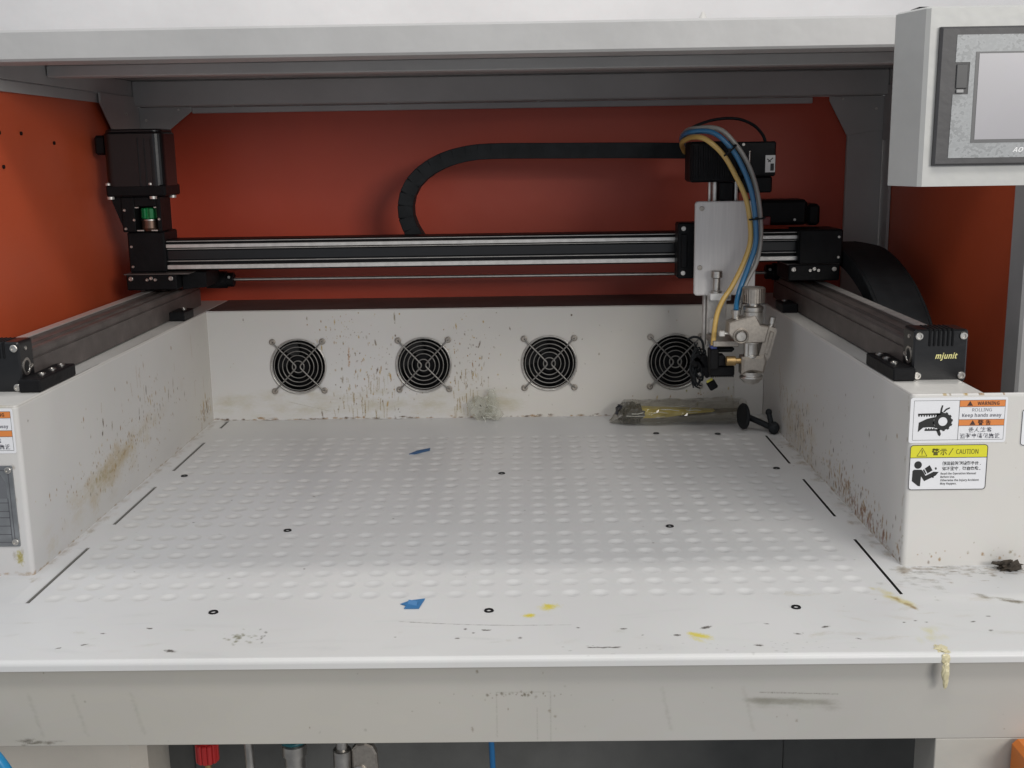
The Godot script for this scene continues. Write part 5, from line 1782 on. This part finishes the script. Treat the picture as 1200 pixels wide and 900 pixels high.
	m.lathe(V(0.2950, 0.0190, 0.093), V(-1, 0.06, 0.25), [Vector2(0, 0), Vector2(0.0175, 0), Vector2(0.0180, 0.0022), Vector2(0.0165, 0.0042), Vector2(0, 0.0042)], 24)
	put("flange", m, RUBBER, t, o)
	m = M.new()
	m.tube(smooth_path([V(0.2955, 0.0200, 0.094), V(0.305, 0.0165, 0.100), V(0.3170, 0.0120, 0.108), V(0.328, 0.0080, 0.116)], 5), 0.0042, 12)
	put("stem", m, RUBBER, t, o)
	m = M.new()
	m.ball(V(0.3290, 0.0088, 0.120), V(0.0078, 0.0088, 0.0075), 16)
	m.cyl(V(0.3265, 0.0120, 0.117), V(0.3235, 0.0275, 0.112), 0.0036, 12, 0.001)
	m.ball(V(0.3233, 0.0285, 0.1118), V(0.0045, 0.0050, 0.0045), 12)
	put("grip", m, RUBBER, t, o)
	# hardened resin run hanging over the front edge
	var rm := mat(lin(0.62, 0.56, 0.36), 0.3)
	m = M.new()
	crumple(m, V(0.3124, -0.0140, 0.7955), V(0.0030, 0.0075, 0.0022), 9, 0.22, 401)
	crumple(m, V(0.3130, -0.0210, 0.7950), V(0.0020, 0.0065, 0.0018), 8, 0.22, 402)
	crumple(m, V(0.3126, -0.0045, 0.7935), V(0.0034, 0.0045, 0.0018), 8, 0.22, 403)
	crumple(m, V(0.3122, 0.0000, 0.7850), V(0.0050, 0.0009, 0.0075), 9, 0.5, 404)
	tag(put("resin_drip", m, rm), "hardened pale yellow resin drip hanging over the table's front edge", "resin drip")
	# little lump of grime
	m = M.new()
	crumple(m, V(0.430, 0.0035, 0.6225), V(0.0095, 0.0045, 0.006), 10, 0.8, 111)
	tag(put("grime_lump", m, skin(lin(0.045, 0.035, 0.025), 0.8, 0, 0.4, 40, 2, 121)), "dark crumbly lump of grime at the foot of the stickered box", "grime")

func crumple(m: M, c: Vector3, r: Vector3, seg: int, amt: float, seed_: int) -> void:
	var f := noise(seed_, 0.9, 3)
	var rows := []
	for i in seg + 1:
		var row := []
		for k in seg * 2:
			var t := PI * i / seg
			var u := PI * k / seg
			var d := V(sin(t) * cos(u), cos(t), sin(t) * sin(u))
			var q: float = 1.0 + amt * f.get_noise_3d(d.x * 2.0, d.y * 2.0, d.z * 2.0) * 1.6
			row.append(c + d * q * r)
		rows.append(row)
	for i in seg:
		for k in seg * 2:
			var l := (k + 1) % (seg * 2)
			m.away(c, [rows[i][k], rows[i][l], rows[i + 1][l]])
			m.away(c, [rows[i][k], rows[i + 1][l], rows[i + 1][k]])

func sleeve(m: M, x0: float, x1: float, seed_: int) -> void:
	var f := noise(seed_, 1.0, 3)
	var rings := []
	var nx := 46
	var na := 22
	for i in nx + 1:
		var k := float(i) / nx
		var x := lerpf(x0, x1, k)
		var hgt := 0.0155 * smoothstep(-0.02, 0.12, k) + 0.0010
		var dep := 0.030 * smoothstep(-0.05, 0.15, k)
		var row := []
		for j in na:
			var a := TAU * j / na
			var q := 1.0 + 0.22 * f.get_noise_3d(x * 20.0, cos(a) * 0.8, sin(a) * 0.8)
			var y := hgt + sin(a) * hgt * q
			var z := 0.044 + cos(a) * dep * q
			row.append(V(x + 0.004 * f.get_noise_2d(a, 9.0) + 0.003 * (1.0 - k), maxf(0.0005, y), maxf(0.004, z)))
		rings.append(row)
	for i in nx:
		for j in na:
			var l := (j + 1) % na
			var cc: Vector3 = (rings[i][0] + rings[i][na / 2]) * 0.5
			m.away(cc, [rings[i][j], rings[i][l], rings[i + 1][l]])
			m.away(cc, [rings[i][j], rings[i + 1][l], rings[i + 1][j]])

# ---------------------------------------------------------------- under the table
func base() -> void:
	var t := thing("support_frame", "grey painted base frame with front rail and leg below the white table", "support frame")
	var W := 1600
	var H := 100
	var im := tex_base(W, H, lin(0.43, 0.41, 0.37), 0.035, 131, 0.02)
	var s := W / 1.28
	var bx := func(x: float) -> float: return (x + 0.64) * s
	var by := func(y: float) -> float: return (-0.009 - y) / 0.066 * H
	var grey := Color(0.52, 0.51, 0.47)
	# rubbed mark with a sharp upper edge
	for i in 90:
		var k := rng.randf()
		blob(im, bx.call(0.17) + k * 78, by.call(-0.036) + 4 + k * 4 + absf(rng.randfn()) * 5, rng.randf_range(5, 16), rng.randf_range(1.5, 4), 0.08, grey, rng.randf_range(0.08, 0.25), 0.6, 0.9)
	streak(im, bx.call(0.175), by.call(-0.034), bx.call(0.235), by.call(-0.036), 1.0, Color(0.4, 0.39, 0.36), 0.6)
	# faint square left by a removed label
	for e in [[-0.0273, -0.032, 0.0144, -0.032], [-0.0273, -0.032, -0.0273, -0.070], [0.0144, -0.032, 0.0144, -0.074], [0.004, -0.045, 0.004, -0.072]]:
		streak(im, bx.call(e[0]), by.call(e[1]), bx.call(e[2]), by.call(e[3]), 0.9, grey, 0.35)
	flecks(im, 26, bx.call(-0.01), by.call(-0.034), 26, 2, 0.6, 1.8, [Color(0.36, 0.33, 0.28)], 0.3, 0.8)
	flecks(im, 70, W * 0.5, H * 0.5, W * 0.3, H * 0.3, 0.5, 1.8, [grey, Color(0.4, 0.36, 0.3)], 0.25, 0.7, 2.0)
	for x in [-0.39, -0.355, 0.10, 0.163, -0.31]:
		streak(im, bx.call(x), by.call(-0.03), bx.call(x + 0.008), by.call(-0.065), 3.0, grey, 0.14)
	for i in 14:
		blob(im, bx.call(-0.388) + rng.randfn() * 10, H - 6 + rng.randfn() * 2, rng.randf_range(2, 8), rng.randf_range(1, 3), 0, Color(0.33, 0.31, 0.27), rng.randf_range(0.2, 0.5), 0.7, 0.8)
	var m := M.new()
	m.uo = V(-0.64, -0.009, 0)
	m.ud = V(1.0 / 1.28, 0, 0)
	m.vd = V(0, -1.0 / 0.066, 0)
	m.bb(-0.64, 0.64, -0.0745, -0.009, 0.745, 0.785, 0.0006)
	put("front_rail", m, tex_mat(im, 0.45), t)
	m = M.new()
	m.bb(0.3123, 0.64, -0.86, -0.0747, 0.742, 0.7848, 0.0006)
	put("leg", m, skin(lin(0.43, 0.41, 0.37), 0.45, 0, 0.03, 3, 1, 133), t)
	m = M.new()
	m.bb(-0.64, -0.352, -0.86, -0.0752, 0.58, 0.66, 0.012)
	put("leg", m, skin(lin(0.52, 0.48, 0.42), 0.45, 0, 0.03, 3, 1, 134), t)
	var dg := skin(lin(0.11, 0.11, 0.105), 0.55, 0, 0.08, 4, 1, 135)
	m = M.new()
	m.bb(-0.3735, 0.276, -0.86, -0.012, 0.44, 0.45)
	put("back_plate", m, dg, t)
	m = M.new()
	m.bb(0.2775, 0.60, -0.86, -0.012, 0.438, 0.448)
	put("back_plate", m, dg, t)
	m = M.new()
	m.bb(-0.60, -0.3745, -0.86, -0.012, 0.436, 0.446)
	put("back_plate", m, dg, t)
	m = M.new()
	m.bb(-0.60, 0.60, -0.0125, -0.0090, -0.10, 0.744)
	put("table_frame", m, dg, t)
	# plumbing below the rail
	t = thing("red_valve_knob", "red ribbed knob below the front rail, beside a chrome pipe", "valve knob", V(-0.2965, -0.1602, 0.65))
	m = M.new()
	for k in 12:
		m.box(V(cos(TAU * k / 12) * 0.0085, 0.004, sin(TAU * k / 12) * 0.0085), V(0.004, 0.019, 0.0045), 0.001, Basis(V(0, 1, 0), -TAU * k / 12))
	m.cyl(V(0, -0.007, 0), V(0, 0.0150, 0), 0.0085, 16, 0.002)
	put("knob", m, mat(lin(0.42, 0.02, 0.02), 0.35), t)
	m = M.new()
	m.torus(V(0.002, -0.020, 0), V(0, 1, 0.3), 0.0065, 0.0016, 20, 6)
	m.cyl(V(0, -0.03, 0), V(0, -0.009, 0), 0.003, 10)
	put("stem", m, BRASS, t)
	m = M.new()
	m.tube(smooth_path([V(-0.259, -0.012, 0.66), V(-0.2595, -0.10, 0.65), V(-0.258, -0.18, 0.648), V(-0.255, -0.26, 0.65)], 6), 0.0042, 14)
	tag(put("chrome_pipe", m, STEEL), "thin chrome pipe hanging down next to the red knob", "pipe")
	t = thing("pipe_fitting", "chrome pipe fitting with a teal ring below the front rail", "pipe fitting", V(-0.2165, -0.162, 0.65))
	t.scale = V(0.78, 0.78, 0.78)
	m = M.new()
	m.lathe(V(0, -0.03, 0), V(0, 1, 0), [Vector2(0.012, 0), Vector2(0.012, 0.032), Vector2(0.0145, 0.033), Vector2(0.0145, 0.046), Vector2(0.010, 0.05), Vector2(0.010, 0.15)], 20)
	put("body", m, STEEL, t)
	m = M.new()
	m.torus(V(0, 0.0215, 0), V(0, 1, 0.0), 0.0140, 0.0024, 24, 8)
	put("teal_ring", m, mat(lin(0.006, 0.09, 0.11), 0.3), t)
	t = thing("shutoff_valve", "grey metal shutoff valve with rounded lever below the front rail", "valve", V(-0.172, -0.16, 0.655))
	m = M.new()
	m.cyl(V(0, -0.05, 0), V(0, 0.008, 0), 0.0085, 16, 0.001)
	m.cyl(V(0, 0.006, 0), V(0, 0.15, 0), 0.0055, 14)
	put("body", m, STEEL, t)
	m = M.new()
	m.prism([Vector2(0.009, -0.03), Vector2(0.009, 0.008), Vector2(0.014, 0.0135), Vector2(0.021, 0.015), Vector2(0.028, 0.0115), Vector2(0.0315, 0.004), Vector2(0.033, -0.03)], -0.004, 0.004, 0.0015)
	put("lever", m, CAST, t)
	m = M.new()
	m.lathe(V(0.0155, -0.014, 0.004), V(0, 0, 1), [Vector2(0.0075, 0), Vector2(0.0075, 0.002), Vector2(0.004, 0.0025), Vector2(0.0035, 0.001), Vector2(0, 0.001)], 18)
	put("lever_nut", m, STEEL, t)
	hose("drain_hose", "thin blue hose hanging straight down below the middle of the front rail", "hose", [V(-0.034, -0.012, 0.735), V(-0.0345, -0.07, 0.737), V(-0.033, -0.11, 0.738), V(-0.031, -0.18, 0.74)], 0.0024, mat(lin(0.012, 0.12, 0.30), 0.3))
	hose("coiled_hose", "bright blue hose curving down in the bottom corner by the pale leg", "hose", [V(-0.470, -0.045, 0.800), V(-0.432, -0.048, 0.808), V(-0.4120, -0.060, 0.812), V(-0.3975, -0.085, 0.812), V(-0.392, -0.115, 0.81), V(-0.392, -0.18, 0.81)], 0.0050, mat(lin(0.01, 0.20, 0.42), 0.3))
	m = M.new()
	m.bb(0.3690, 0.412, -0.19, -0.0725, 0.786, 0.822, 0.004)
	tag(put("orange_handle", m, mat(lin(0.62, 0.17, 0.02), 0.4)), "orange plastic grip at the bottom corner against the grey leg", "handle")
